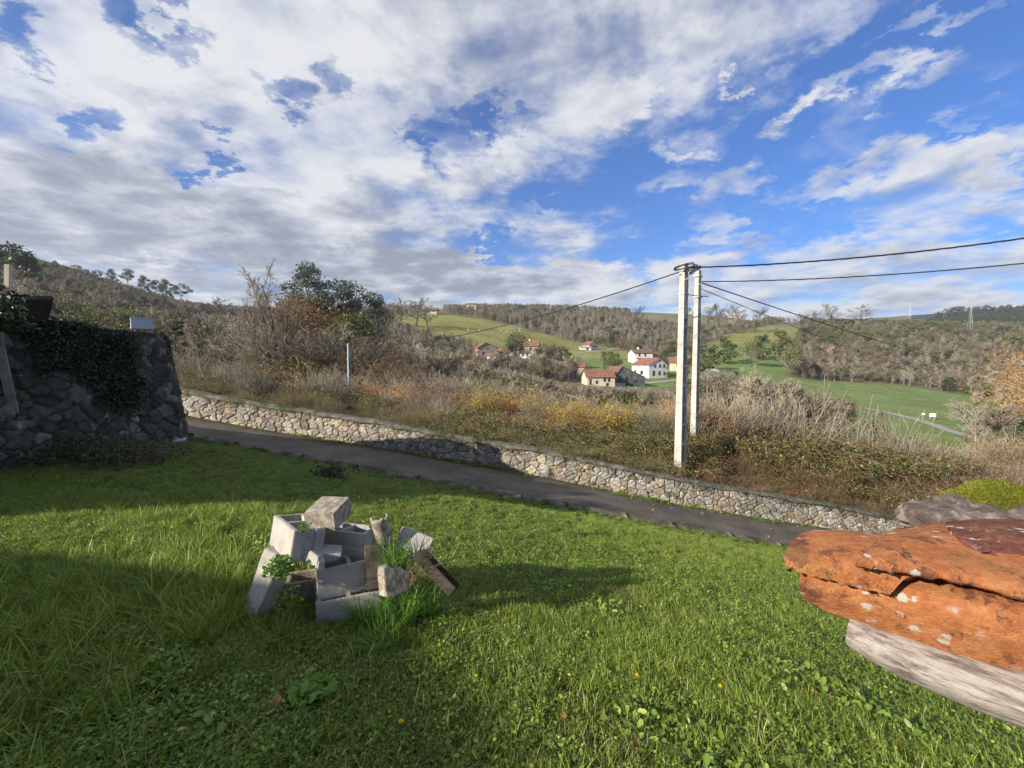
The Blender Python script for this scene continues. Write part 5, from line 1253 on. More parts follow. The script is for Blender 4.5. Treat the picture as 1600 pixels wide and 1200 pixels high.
def block(px, py, Y, Lx, up, label, me, corner=None, name='concrete_block', group=None):
    e = frame(Lx, up); c = Vector(P(px, py, Y))
    if corner is not None: c = c - e.to_matrix() @ Vector(corner)
    o = link(name, me, None, c, e, label=label, category='block')
    return o
FLB = (-.2, -.1, -.1)   # front left bottom corner
block(494, 993, 2.66, yawd(24), (.03, .0, 1), 'lowest grey hollow block half sunk in the grass under the centre one', BM2, FLB)
block(497, 941, 2.72, yawd(29), (-.04, .02, 1), 'centre front grey hollow block with a broken shard lying on it', BM, FLB)
block(452, 881, 2.63, yawd(135), (.20, .05, 1), 'upper left hollow block with its sunlit long side tilted outward', BM2, (-.2, .1, -.1))
block(530, 853, 3.02, yawd(-14), (.08, .05, 1), 'hollow block at the back under the topmost broken one', BM, (0, -.1, 0))
gb = cellblock([-.165, -.01, .01, .165], [-.075, -.02, .02, .075], [[1, 1, 1], [1, 1, 1], [1, 1, 1]], -.055, .055, 29, 'block_concrete', .02)
block(423, 898, 2.80, (.30, .10, .95), (-.3, -.95, .12), 'lower left slab-like block standing on end and leaning right', gb, (0, 0, 0))
block(410, 935, 2.72, (.30, .2, .8), (-.5, -.85, .1), 'small block stump at the very left foot of the heap', gb, (-.02, 0, 0))
block(452, 925, 3.0, yawd(20), (.1, .05, 1), 'dark block deep inside the heap behind the leafy weeds', BM3, (0, 0, 0))
block(545, 905, 3.02, yawd(10), (-.1, .0, 1), 'shaded block inside the heap behind the centre one', BM2, (0, 0, 0))
top_me = cellblock([-.105, -.05, .05, .105], [-.12, -.08, .08, .12], [[1, 1, 1], [1, 1, 1], [1, 1, 1]], -.065, .065, 21, 'block_brown', .02, ((-.09, 0, -.03), (-.75, 0, -.66)))
block(513, 802, 2.93, yawd(-4), (-.12, -.16, 1), 'topmost brownish broken half block tilted on the heap', top_me, (0, 0, 0))
ax = cellblock([-.10, -.03, .03, .10], [-.03, .03], [[1], [1], [1]], -.035, .035, 31, 'block_concrete', .045, ((.05, 0, 0), (.8, 0, .6)))
block(494, 873, 2.70, (.8, -.35, -.3), (.3, .2, 1), 'curved pale broken shard lying across the centre front block', ax, (0, 0, 0), 'block_shard')
ax2 = cellblock([-.08, .08], [-.05, .05], [[1]], -.03, .03, 33, 'block_concrete', .05)
block(513, 864, 2.80, (.8, .3, -.2), (-.1, -.4, 1), 'small grey broken chunk behind the curved pale shard', ax2, (0, 0, 0), 'block_shard')
sl = cellblock([-.065, .065], [-.03, .03], [[1]], -.14, .14, 41, 'dark_stone', .03)
block(586, 885, 2.86, yawd(20), (-.22, .1, 1), 'dark brown upright slab in the middle of the heap', sl, (0, 0, 0), 'stone_slab')
jb = cellblock([-.085, .085], [-.065, .065], [[1]], -.09, .09, 43, 'block_brown', .03, ((.03, 0, .05), (.5, 0, .86)))
block(616, 903, 2.74, yawd(38), (-.22, .15, 1), 'broken half block with a sunlit edge on the right side of the heap', jb, (0, 0, 0))
kb = cellblock([-.12, .12], [-.022, .022], [[1]], -.095, .095, 45, 'block_concrete', .03)
block(646, 852, 2.98, (.86, -.1, -.3), (.4, .25, 1), 'thin grey slab leaning down to the right on the heap', kb, (0, 0, 0), 'stone_slab')
lb = cellblock([-.17, .17], [-.05, -.035, .035, .05], [[1, 0, 1]], -.035, .035, 47, 'dark_wood', .02)
block(682, 893, 2.80, (.60, -.22, -.50), (.5, .1, .8), 'dark hollow channel piece sloping down at the right end of the heap', lb, (0, 0, 0), 'channel_piece')
# curved clay shard
th = np.linspace(-1.3, 1.9, 16); hh = np.linspace(-.1, .11, 12); T_, H_ = np.meshgrid(th, hh); rr_ = .055 + .004 * H_ / .1
def shell(Vg, thick, name, m, jag=0.0):
    """give a grid sheet real thickness"""
    nr, nc = Vg.shape[:2]; du = np.gradient(Vg, axis=1); dv = np.gradient(Vg, axis=0); N_ = np.cross(du, dv); N_ /= np.linalg.norm(N_, axis=2, keepdims=True) + 1e-9
    B = Vg - N_ * thick; V = np.concatenate([Vg.reshape(-1, 3), B.reshape(-1, 3)]); n = nr * nc; f = grid_faces(nr, nc)
    idx = np.arange(n).reshape(nr, nc); loop = np.concatenate([idx[0, :], idx[1:, -1], idx[-1, -2::-1], idx[-2:0:-1, 0]]); l2 = np.roll(loop, -1)
    rim = np.stack([l2, loop, loop + n, l2 + n], 1)
    mb = MB(); mb.add(V, np.concatenate([f, f[:, ::-1] + n, rim])); me = mb.mesh(name, [m], True)
    if len(me.vertices) == 2 * n:
        uu2, vv2 = np.meshgrid(np.linspace(0, 1, nc), np.linspace(0, 1, nr)); a_ = np.stack([uu2, vv2, vv2 * 0], -1).reshape(-1, 3); at = me.attributes.new('grain', 'FLOAT_VECTOR', 'POINT'); at.data.foreach_set('vector', np.concatenate([a_, a_]).astype(np.float32).ravel())
    return me
G = np.stack([np.cos(T_) * rr_, np.sin(T_) * rr_, H_ + (H_ > .05) * vnoise(T_ * 4, 0, 0, 3, 3) * .03 * (H_ - .05) / .06], -1)
me = shell(G, .013, 'clay_shard', 'block_brown'); link('clay_shard', me, None, P(597, 829, 2.92), (rad(8), rad(14), rad(-80)), label='upright curved clay shard with a jagged rim on the heap', category='shard')

# tufts and weeds around the heap
def tuft_obj(px, py, Y, seed, n, h, spread, w, label, m='grass_blade', lift=0, cat='grass tuft', lean=.9):
    q = hit(px, py) if Y is None else P(px, py, Y); me = tuft(seed, n, h, spread, w, lean, 5).mesh('grass_tuft', [m]); o = link('grass_tuft', None, None, q, label=label, category=cat); link('blades', me, o); return o
tuft_obj(618, 890, 2.82, 501, 150, .27, .07, .0032, 'tall sunlit grass tuft growing between the blocks on the heap', 'bright_leaf')
tuft_obj(640, 905, 2.76, 502, 60, .26, .07, .0028, 'pale drooping grass stalks on the right side of the heap', 'dry_grass', lean=1.5)
for i, (a, b, nn, hh_, lb_) in enumerate([(575, 978, 150, .26, 'shaded grass tuft in front of the centre block'), (628, 975, 170, .28, 'long shaded grass tuft in front of the half block'), (668, 962, 150, .27, 'arching grass tuft at the right front of the heap'), (600, 1012, 90, .2, 'small grass tuft lowest in front of the heap'),
                                        (878, 985, 90, .10, 'short bright grass tuft on the sunny lawn right of the heap'), (440, 1010, 90, .2, 'shaded grass tuft left below the heap'), (300, 900, 120, .19, 'sunlit long grass tuft left of the heap'), (215, 905, 120, .19, 'sunlit long grass tuft second to the left of the heap'), (85, 820, 130, .18, 'bright grass tuft on the sunlit strip at the far left'), (365, 890, 110, .17, 'sunlit grass tuft touching the leaning block'), (1190, 1010, 80, .09, 'low grass tuft on the lawn below the clay tiles'), (1165, 1120, 90, .10, 'low grass tuft near the bottom right of the lawn')]):
    tuft_obj(a, b, None, 510 + i, nn, hh_, .085, .0036, lb_, 'bright_leaf' if i < 4 else 'grass_blade')
def weed(px, py, Y, seed, n, h, sp, ls, label, m='bright_leaf'):
    q = hit(px, py) if Y is None else P(px, py, Y); me = herb(seed, n, h, sp, ls, 0); o = link('leafy_weed', None, None, q, label=label, category='weed'); link('leaves', me.mesh('weed_leaf', [m]), o)
    r = np.random.default_rng(seed); A = r.normal(size=(10, 3)) * np.array([.01, .01, 0]); B = r.normal(size=(10, 3)) * np.array([sp * .5, sp * .5, 0]) + np.array([0, 0, h * .8]); V, Fc = tubes(A, B, np.full(10, .002), np.full(10, .001), 4); mb = MB(); mb.add(V, Fc); link('stem', mb.mesh('weed_stem', ['grass_blade']), o)
weed(436, 905, 2.60, 530, 220, .13, .085, .016, 'bright leafy weed sprouting between the left blocks')
weed(474, 831, 2.68, 531, 60, .05, .05, .009, 'small weed growing in the hollow of the upper left block')
weed(452, 950, 2.62, 532, 120, .11, .09, .012, 'shaded leafy weed at the foot of the leaning block', 'clover')
weed(490, 1100, None, 533, 60, .10, .10, .026, 'bright broad-leaved weed at the bottom of the lawn')
weed(290, 905, None, 534, 90, .09, .12, .02, 'broad-leaved weed in the long grass left of the heap', 'clover')
def dandelion(px, py, label, h=.07, tall=False):
    q = hit(px, py); t = thing('dandelion', label, 'flower', q, (0, 0, px), 'yellow flowers in the lawn')
    mb = MB(); V, Fc = path_tube([(0, 0, -.01), (.003, .002, h * .5), (.008, .0, h)], .0013, 5); mb.add(V, Fc); link('stem', mb.mesh('flower_stem', ['clover'], True), t)
    r = np.random.default_rng(px); mb = MB(); V, Fq = [], []
    for ring, (n_, l_, z_) in enumerate(((16, .013, 0), (13, .010, .002), (9, .006, .004))):
        for i in range(n_):
            a = i * 6.283 / n_ + ring; e = np.array([math.cos(a), math.sin(a), .25 + ring * .3]); s_ = np.array([-math.sin(a), math.cos(a), 0]); b = len(V); c = np.array([.008, 0, h + z_]); V += [c, c + e * l_ * .6 + s_ * .0022, c + e * l_, c + e * l_ * .6 - s_ * .0022]; Fq.append([b, b + 1, b + 2, b + 3])
    mb.add(V, Fq); link('bloom', mb.mesh('bloom', ['yellow_petal']), t)
for (a, b) in [(688, 1024), (627, 1146), (994, 1073), (1127, 1090), (890, 884), (1044, 876), (893, 852), (770, 816), (1067, 927), (903, 862), (712, 840), (1087, 880), (1164, 902), (935, 866), (775, 860), (815, 905), (660, 800), (620, 795), (935, 795), (560, 790), (1000, 960), (1180, 890), (1040, 868), (750, 800), (690, 790)]:
    dandelion(a, b, 'small yellow dandelion-like flower in the lawn', .06 if b > 850 else .12)
for i, (a, b) in enumerate([(428, 800), (222, 795), (97, 750), (130, 745), (115, 750), (560, 800), (608, 800), (1110, 860), (560, 1060), (580, 1090), (545, 1100), (365, 790), (400, 1000), (1180, 1180), (275, 800), (640, 1140)]):
    q = hit(a, b + 8); r = np.random.default_rng(a); P0 = []; mb = MB()
    for k in range(3):
        e = r.normal(size=2) * .05; L = r.uniform(.14, .26); V, Fc = path_tube([(e[0] * .2, e[1] * .2, -.01), (e[0] * .6, e[1] * .6, L * .5), (e[0] * 1.4, e[1] * 1.4, L)], .0014, 4); mb.add(V, Fc)
    link('seed_stalk', mb.mesh('seed_stalk', ['dry_grass'], True), None, q, label='thin pale seed stalks standing above the lawn', category='seed stalks', group='seed stalks in the lawn')
R = np.random.default_rng(5150)
q = hit(425, 1112); me = boxmesh('tile_bit', (.09, .05, .015), 'clay_tile', .003, 1, 3, .003); link('tile_fragment', me, None, q + np.array([0, 0, .03]), (.3, -.35, .6), label='orange clay tile fragment lying in the shaded grass', category='tile fragment')
for i in range(46):
    a = R.uniform(250, 1500); b = R.uniform(850, 1180); q = hit(a, b); V, Fc = quads(np.array([[0, 0, .0]]), .022, .016, R, 2.0); V[1] += (0, 0, .006); mb = MB(); mb.add(V, Fc)
    link('fallen_leaf', mb.mesh('fallen_leaf', ['leaf_rust']), None, q + np.array([0, 0, .045]), (R.normal() * .3, R.normal() * .3, R.uniform(0, 6)), label='small brown fallen leaf lying in the lawn', category='leaf', group='fallen leaves on the lawn')

# ------------------------------------------------------------------ clay tiled roof edge at the right
def spline_grid(rows, nr, nc):
    Gp = np.array([[P(*c) for c in r] for r in rows]); 
    def cr(A, n, ax):
        A = np.moveaxis(A, ax, 0); m = len(A); t = np.linspace(0, m - 1, n); i = np.clip(t.astype(int), 0, m - 2); f = (t - i)[:, None, None]
        g_ = lambda k: A[np.clip(k, 0, m - 1)]
        p0 = np.where((i - 1 < 0)[:, None, None], 2 * A[0] - A[1], g_(i - 1)); p3 = np.where((i + 2 > m - 1)[:, None, None], 2 * A[-1] - A[-2], g_(i + 2)); p1 = g_(i); p2 = g_(i + 1)
        r = .5 * (2 * p1 + (p2 - p0) * f + (2 * p0 - 5 * p1 + 4 * p2 - p3) * f ** 2 + (3 * p1 - p0 - 3 * p2 + p3) * f ** 3)
        return np.moveaxis(r, 0, ax)
    return cr(cr(Gp, nc, 1), nr, 0)
roof = thing('tiled_roof_edge', 'weathered orange clay tiled roof edge at the right, close to the camera', 'tiled roof', P(1500, 930, .8))
RL = Vector(roof.location)
def tile(name, rows, thick, m, seed, amp=.0030, nr=60, nc=150, label=None, jag=.003):
    G = spline_grid(rows, nr, nc); 
    G = G + (vnoise(G[..., 0] * 35, G[..., 1] * 35, G[..., 2] * 35, seed, 4) * amp)[..., None] * np.array([0, -.5, .8])
    t = np.linspace(0, 1, nc); e = vnoise(t * 25, 0, 0, seed + 3, 5) * jag; w_ = np.exp(-np.arange(nr) / 2.)[:, None]; G[..., 2] += e[None] * w_
    s_ = np.linspace(0, 1, nr); e2 = vnoise(s_ * 5, 0, 0, seed + 7, 3) * jag; w_ = np.exp(-np.arange(nc) / 4.)[None]; G[..., 0] += e2[:, None] * w_
    me = shell(G - np.array(RL), thick, name, m); o = link(name, me, roof)
    if label: o['label'] = label
    return o
# each row runs left to right, rows go from the lower front edge over the crown to the back
tile('clay_tile', [[(1253, 938, .82), (1330, 972, .78), (1420, 1003, .73), (1520, 1033, .67), (1680, 1078, .60), (1900, 1140, .52)],
                   [(1250, 912, .80), (1330, 938, .76), (1420, 962, .71), (1520, 985, .65), (1680, 1020, .58), (1900, 1075, .50)],
                   [(1256, 888, .81), (1335, 902, .77), (1420, 917, .72), (1520, 938, .66), (1680, 965, .59), (1900, 1000, .51)],
                   [(1285, 872, .86), (1360, 880, .82), (1440, 890, .77), (1540, 905, .71), (1700, 925, .64), (1920, 955, .56)],
                   [(1310, 868, .93), (1390, 872, .90), (1460, 880, .85), (1560, 892, .79), (1720, 910, .72), (1940, 935, .64)]], .013, 'clay_tile', 3, label='lowest orange clay tile with a stained face')
tile('clay_tile', [[(1228, 886, .765), (1262, 897, .752), (1310, 911, .738), (1360, 924, .718), (1390, 930, .705)],
                   [(1224, 868, .775), (1262, 876, .76), (1310, 884, .742), (1365, 896, .722), (1418, 900, .705)],
                   [(1236, 846, .82), (1275, 850, .80), (1320, 858, .78), (1375, 868, .755), (1440, 884, .73)],
                   [(1258, 831, .87), (1295, 831, .86), (1340, 838, .84), (1390, 846, .82), (1460, 862, .79)],
                   [(1280, 829, .95), (1315, 828, .94), (1360, 831, .92), (1410, 838, .90), (1475, 850, .87)]], .012, 'clay_tile', 13, jag=.004, label='short broken-ended clay tile with black lichen at the left tip')
tile('clay_tile', [[(1346, 879, .70), (1400, 890, .685), (1450, 899, .675), (1520, 912, .652), (1640, 938, .60), (1860, 985, .53)],
                   [(1350, 866, .715), (1400, 872, .70), (1455, 880, .69), (1525, 892, .665), (1640, 912, .622), (1860, 950, .545)],
                   [(1366, 848, .775), (1410, 842, .77), (1460, 842, .762), (1525, 850, .75), (1640, 866, .69), (1860, 900, .61)],
                   [(1390, 830, .88), (1425, 825, .875), (1470, 822, .86), (1530, 824, .83), (1640, 838, .77), (1860, 866, .69)],
                   [(1400, 826, .97), (1435, 821, .965), (1480, 818, .95), (1540, 818, .92), (1650, 826, .86), (1870, 850, .78)]], .013, 'clay_tile', 23, jag=.002, label='middle clay tile overlapping the broken one')
tile('clay_tile', [[(1556, 886, .70), (1575, 906, .68), (1620, 924, .655), (1700, 940, .62), (1880, 970, .56)],
                   [(1530, 862, .72), (1560, 876, .70), (1610, 890, .67), (1700, 905, .635), (1880, 935, .575)],
                   [(1490, 832, .78), (1530, 838, .76), (1590, 846, .73), (1700, 862, .69), (1880, 890, .63)],
                   [(1478, 816, .86), (1525, 816, .84), (1590, 820, .81), (1700, 832, .77), (1880, 855, .71)],
                   [(1484, 812, .95), (1530, 811, .93), (1600, 812, .90), (1710, 820, .86), (1890, 840, .80)]], .014, 'clay_tile_red', 33, jag=.003, label='uppermost dark red clay tile')
# weathered rafter under the tiles
G = spline_grid([[(1329, 972, .80), (1420, 1008, .74), (1520, 1040, .68), (1680, 1088, .60), (1900, 1155, .52)],
                 [(1326, 978, .785), (1400, 1012, .735), (1500, 1048, .675), (1680, 1108, .59), (1900, 1185, .51)],
                 [(1328, 990, .78), (1390, 1024, .735), (1490, 1066, .675), (1680, 1132, .59), (1900, 1215, .51)],
                 [(1344, 1003, .79), (1400, 1034, .75), (1500, 1078, .69), (1680, 1146, .605), (1900, 1235, .525)],
                 [(1380, 1010, .84), (1430, 1038, .80), (1530, 1078, .74), (1700, 1142, .655), (1920, 1228, .575)]], 40, 160)
G = G + (vnoise(G[..., 0] * 8, G[..., 1] * 60, G[..., 2] * 90, 5, 4) * .0016)[..., None] * np.array([0, -.7, -.5])
link('rafter', shell(G - np.array(RL), .02, 'rafter', 'driftwood'), roof)
bedm = boxmesh('bed', (.55, .16, .05), 'driftwood', .006, 1, 5, .003)
c = P(1760, 1010, .74); link('roof_board', bedm, roof, Vector(c) - RL, (0, rad(8), rad(-30)))
# stone pier carrying it, outside the view to the right
q = np.array([1.42, .74]); zg = float(zlawn(np.array([q[0]]), np.array([q[1]]))[0]); me = boxmesh('pier', (.35, .35, abs(zg) - .45), 'wall_render', .01, 1, 3, .006)
link('stone_pier', me, roof, Vector((q[0], q[1], zg + (abs(zg) - .45) / 2)) - RL)
# stone with moss lying on the tiles
def rock(c, sx, sy, sz, seed, m, amp=.25, sub=5):
    bm = bmesh.new(); bmesh.ops.create_icosphere(bm, subdivisions=sub, radius=1)
    for v in bm.verts:
        p = np.array(v.co); k = 1 + amp * vnoise(p[0] * 2.6, p[1] * 2.6, p[2] * 2.6, seed, 6); p = p * k; p[2] = max(p[2], -.55) if p[2] < 0 else p[2]; v.co = Vector((p[0] * sx, p[1] * sy, p[2] * sz))
    me = bpy.data.meshes.new('rock'); bm.to_mesh(me); bm.free(); me.materials.append(MATS[m]); me.polygons.foreach_set('use_smooth', [True] * len(me.polygons)); return me
rk = thing('mossy_stone', 'lumpy grey stone with a bright moss cushion lying on the clay tiles', 'stone', P(1545, 812, 1.0))
link('stone', rock(None, .150, .10, .070, 4, 'grey_rock', .40), rk, (-.015, 0, -.012)); 
link('moss', rock(None, .135, .09, .048, 8, 'moss_base', .22), rk, (.095, .03, .020), (0, rad(8), rad(10)))
R = np.random.default_rng(60); n = 34000; d = R.normal(size=(n, 3)); d[:, 2] = np.abs(d[:, 2]); d /= np.linalg.norm(d, axis=1, keepdims=True); kk_ = 1 + .22 * vnoise(d[:, 0] * 2.6, d[:, 1] * 2.6, d[:, 2] * 2.6, 8, 6)
A = d * kk_[:, None] * np.array([.135, .09, .048]); B = A + d * np.array([.002, .002, .004]) * R.uniform(.5, 1.4, (n, 1)) + R.normal(size=(n, 3)) * .0026
V, Fc = tubes(A, B, np.full(n, .0011), np.full(n, .0004), 3); mb = MB(); mb.add(V, Fc); link('moss_frond', mb.mesh('moss_frond', ['moss_frond']), rk, (.095, .03, .020), (0, rad(8), rad(10)))
link('side_stone', rock(None, .06, .06, .035, 14, 'grey_rock', .25, 4), rk, Vector(P(1462, 812, .98)) - Vector(rk.location))

# ------------------------------------------------------------------ houses
def house(name, label, px, Y, w, d, h, rh, yaw, wall, rf='roof_tile', wins=(), door=None, asym=0.0, over=.45, chim=None, balc=None, base=None, dz=0):
    """ridge along local x (length w), gables at both ends, width d. wins: (face, along, height, ww, wh)"""
    sc_ = 1.0
    if base:
        q = hit(px, base, 120); sc_ = q[1] / Y; x, Y, z = q; z -= .1
    else: r = ray(px, 564); x = r[0] * Y; z = ground(x, Y) + dz
    t = thing(name, label, 'house', (x, Y, z), (0, 0, rad(yaw))); t.scale = (sc_,) * 3
    yr = asym * d / 2; mb = MB()
    V = []
    for sx in (-1, 1): V += [(sx * w / 2, -d / 2, -3), (sx * w / 2, d / 2, -3), (sx * w / 2, d / 2, h), (sx * w / 2, yr, h + rh), (sx * w / 2, -d / 2, h)]
    mb.add(V, [[0, 5, 9, 4], [1, 2, 7, 6]]); mb.v.append(np.zeros((0, 3), np.float32)); mb.f.append(np.array([[0, 4, 3, 2, 1], [5, 6, 7, 8, 9]])); mb.m.append(np.zeros(2, int))
    link('wall', mb.mesh('wall', [wall]), t)
    mb = MB(); e = .22
    for s_ in (-1, 1):
        y0_ = s_ * d / 2; dy_ = y0_ - yr; sl_ = rh / abs(dy_); ye_ = y0_ + s_ * over; ze_ = h - over * sl_; a = -w / 2 - over; b = w / 2 + over
        V = [(a, yr, h + rh + .03), (b, yr, h + rh + .03), (b, ye_, ze_ + .03), (a, ye_, ze_ + .03)]; V += [(q[0], q[1], q[2] + e) for q in V]
        mb.add(V, BOXF)
    ro = link('roof', mb.mesh('roof', [rf]), t)
    if chim:
        me = boxmesh('chimney', (.7, .7, 1.8), 'plaster_white', .03); link('chimney', me, ro, (chim[0], chim[1], h + rh * .8 + .5))
    for (fc, al, zz, ww, wh) in wins:
        pos = {'g': (w / 2 + .02, al, zz), 'l': (-w / 2 - .02, al, zz), 'f': (al, -d / 2 - .02, zz)}[fc]; rz = {'g': rad(90), 'l': rad(-90), 'f': 0}[fc]
        nm = 'door' if wh > 1.9 and zz < 1.5 else 'window'
        wo_ = link(nm, boxmesh(nm, (ww, .08, wh), 'window_dark', 0), t, pos, (0, 0, rz))
        link('lintel', boxmesh('lintel', (ww + .3, .14, .16), 'joinery_brown', 0), wo_, (0, 0, wh / 2 + .08))
    if balc:
        al, zz, ww = balc; mb = MB(); mb.add(*box(al - ww / 2, -d / 2 - 1.1, zz, al + ww / 2, -d / 2, zz + .14)); mb.add(*box(al - ww / 2, -d / 2 - 1.1, zz + .9, al + ww / 2, -d / 2 - 1.0, zz + 1.0))
        for q in np.linspace(al - ww / 2, al + ww / 2 - .1, 9): mb.add(*box(q, -d / 2 - 1.08, zz + .14, q + .07, -d / 2 - 1.01, zz + .9))
        link('balcony', mb.mesh('balcony', ['joinery_brown']), t)
    return t
house('farmhouse', 'brown stone house with a gable facing the pasture, leftmost in the village', 758, 205, 8.5, 9.5, 4.0, 2.3, -70, 'house_stone', wins=[('g', -2.2, 1.4, .9, 1.2), ('g', 1.5, 1.2, 1.2, 1.8), ('g', 0, 3.6, .7, .8), ('f', 0, 1.5, .9, 1.1)], asym=-.2, base=557)
house('stable', 'low stable with an orange tiled roof right of the brown stone house', 787, 205, 9, 5, 1.8, 1.4, 2, 'house_stone', wins=[('f', -1, 1.0, 1.2, 1.4), ('f', 2.4, 1.0, .8, .8)], base=555)
house('farmhouse', 'long stone farmhouse with a red roof in the middle of the left group', 821, 212, 13, 9, 3.8, 2.6, -8, 'house_stone', wins=[('f', -4, 2.3, 1, 1.2), ('f', -1, 2.3, 1, 1.2), ('f', 3, 2.3, 1, 1.2), ('f', 0, .9, 1.2, 2.0)], chim=(2, -.5), base=553)
house('white_house', 'small white house front below the long red-roofed farmhouse', 820, 188, 4.2, 5, 2.2, 1.0, 0, 'plaster_white', 'roof_tile_brown', wins=[('f', -.9, 1.2, .7, .9), ('f', .9, 1.2, .7, .9)], base=559)
house('shed', 'white shed, left one of two in the orchard', 868, 205, 3, 3, 2.0, .6, 10, 'plaster_white', 'roof_tile_brown', wins=[('f', 0, 1.0, .7, .8)], base=558)
house('shed', 'white low shed, right one of two in the orchard', 887, 203, 3.6, 3, 1.5, .6, -5, 'plaster_white', 'roof_tile_brown', wins=[('f', 0, .8, .9, .7)], base=559)
house('farmhouse', 'orange-roofed house standing highest above the village pasture', 922, 245, 6, 6, 2.6, 1.8, -60, 'plaster_cream', wins=[('g', -1, 1.5, .9, 1), ('g', 1.2, 1.5, .9, 1)], base=546)
house('garage', 'long low white garage left of the highest orange-roofed house', 914, 240, 6, 4, 1.5, .5, 0, 'plaster_white', 'wall_render', wins=[('f', 1, .6, 1.2, 1)], base=547)
house('white_house', 'white two-storey house with a brown roof and a dark balcony', 1000, 203, 8.6, 8, 4.6, 1.7, 6, 'plaster_white', 'roof_tile_brown', wins=[('f', -2, 3.6, .9, 1.1), ('f', .8, 3.6, .9, 1.1), ('f', -1, 1.0, 1.6, 1.6), ('f', 2, 1.0, 1.2, 1.6), ('l', 0, 3.2, .8, 1)], balc=(-.4, 2.1, 6.2), chim=(-1, 0), dz=1.2, base=567)
house('annex', 'small white annex with an orange roof beside the balcony house', 1018, 201, 4.8, 6, 2.9, 1.2, 0, 'plaster_white', wins=[('f', .6, 1.3, 1.0, 1.2)], dz=1.0, base=566)
house('white_house', 'big white gabled house with small dark windows and an orange roof', 1015, 176, 10.5, 9.5, 4.6, 2.7, -68, 'plaster_white', wins=[('g', -1.8, 4.2, .8, 1.1), ('g', .6, 4.2, .8, 1.1), ('g', 2.6, 4.2, .8, 1.1), ('g', -2.4, 1.4, 1.1, 1.7), ('g', .4, 1.4, .9, 1.5), ('g', 2.8, 1.2, .8, 1), ('g', .5, 6.2, .6, .6), ('f', 1, 1.6, 1.6, 1.5), ('f', -3, 1.6, 1.2, 1.6)], asym=.1, over=.3, dz=.4, base=588)
house('barn', 'large grey stone barn with a lopsided gable beside the village road', 972, 163, 11, 12.5, 3.2, 3.9, -78, 'barn_stone', 'roof_tile_brown', wins=[('g', -3.6, 2.6, .8, 1.6), ('g', -1, 2.6, .8, 1.6), ('g', 2.4, 1.8, 1.0, .8), ('g', 0, .3, 3.4, 1.3)], asym=-.42, over=.25, dz=.7, base=602)
house('farmhouse', 'cream farmhouse with a red roof attached left of the grey barn', 934, 166, 10.5, 9, 3.4, 2.5, 4, 'plaster_cream', wins=[('f', -4, 1.5, .8, 2.0), ('f', -1.6, 1.4, .8, 1.1), ('f', 1.4, 2.3, .9, 1.3), ('f', 3.0, 2.3, .9, 1.3), ('f', 2.4, .5, .9, 1.0)], dz=.6, base=602)
house('farmhouse', 'stone house with a faded roof half hidden by bare trees', 876, 172, 11, 8, 3.6, 2.2, -30, 'house_stone', 'roof_tile_brown', wins=[('g', -1.5, 2.6, .9, 1.2), ('g', 1.6, 2.6, .9, 1.2), ('f', 0, 2.2, .9, 1.2)], dz=.3, base=588)
house('cottage', 'narrow cream cottage with an orange roof beside the tall pole', 1056, 182, 5, 5, 3.6, 1.8, -20, 'plaster_cream', wins=[('f', .5, 2.4, .8, 1)], dz=.8, base=579)
house('shed', 'small pale shed by the road right of the thin pole', 1112, 172, 3.4, 3, 1.6, .7, 8, 'plaster_white', 'wall_render', wins=[('f', 0, .8, .8, .8)], base=586)
house('chalet', 'ochre house with a wide orange roof on the ridge above the pasture', 675, 338, 8, 7, 3.4, 1.6, 5, 'plaster_cream', wins=[('f', -1.5, 2.2, 1, 1.2), ('f', 1.5, 2.2, 1, 1.2)], over=1.2, dz=.6, base=491)
house('chalet', 'grey house on the ridge left of the ochre one', 646, 340, 7, 6, 2.6, 1.6, 20, 'wall_render', 'roof_tile_brown', wins=[('f', 0, 1.5, 1, 1.2)], base=492)
house('cottage', 'small brown-roofed cottage right of the long red-roofed farmhouse', 846, 205, 6, 5, 2.4, 1.5, 15, 'plaster_cream', 'roof_tile_brown', wins=[('f', -1, 1.3, .8, .9), ('f', 1.4, 1.3, .8, .9)], base=558)
house('outbuilding', 'low stone outbuilding with an orange roof left of the cream farmhouse', 902, 180, 6, 5, 2.0, 1.3, -12, 'house_stone', wins=[('f', 0, 1.0, 1.0, 1.2)], base=580)
house('white_house', 'little white house with an orange roof below the stone house of the left group', 772, 185, 4.5, 4, 2.2, 1.2, -30, 'plaster_white', wins=[('f', 0, 1.2, .8, .9), ('g', 0, 1.3, .7, .9)], base=564)
house('farmhouse', 'pale house on the hilltop wood, farthest away', 737, 590, 12, 9, 4, 2, 8, 'plaster_cream', 'roof_tile_brown', wins=[('f', -2, 2, 1.2, 1.4), ('f', 3, 2, 1.2, 1.4)], dz=5)
house('farmhouse', 'orange-roofed house peeping over the right-hand ridge', 1291, 325, 7, 6, 2.2, 1.5, -20, 'plaster_cream', wins=[('f', 0, 1.4, 1, 1)], dz=1.5)
# unseen neighbour whose roof shades the lower left of the lawn
def shade_house():
    t = thing('neighbour_house', 'rendered house with a tiled roof just outside the left of the view', 'house', (-9.62, -2.50, -1.3), (0, 0, rad(-12)))
    mb = MB(); mb.add(*box(-9.2, -8.2, -1, -.5, -.5, 3.4)); link('wall', mb.mesh('wall', ['wall_render']), t)
    mb = MB(); mb.add([(-10, 0, 4.1), (0, 0, 4.1), (0, -9, 4.1), (-10, -9, 4.1), (-8, -4.5, 6.2), (-2, -4.5, 6.2)], [[0, 1, 5, 4], [2, 3, 4, 5]]); mb.f.append(np.array([[1, 2, 5], [3, 0, 4]])); mb.m.append(np.zeros(2, int)); mb.add(*box(-10, -9, 3.9, 0, 0, 4.09)); link('roof', mb.mesh('roof', ['roof_tile']), t)
shade_house()

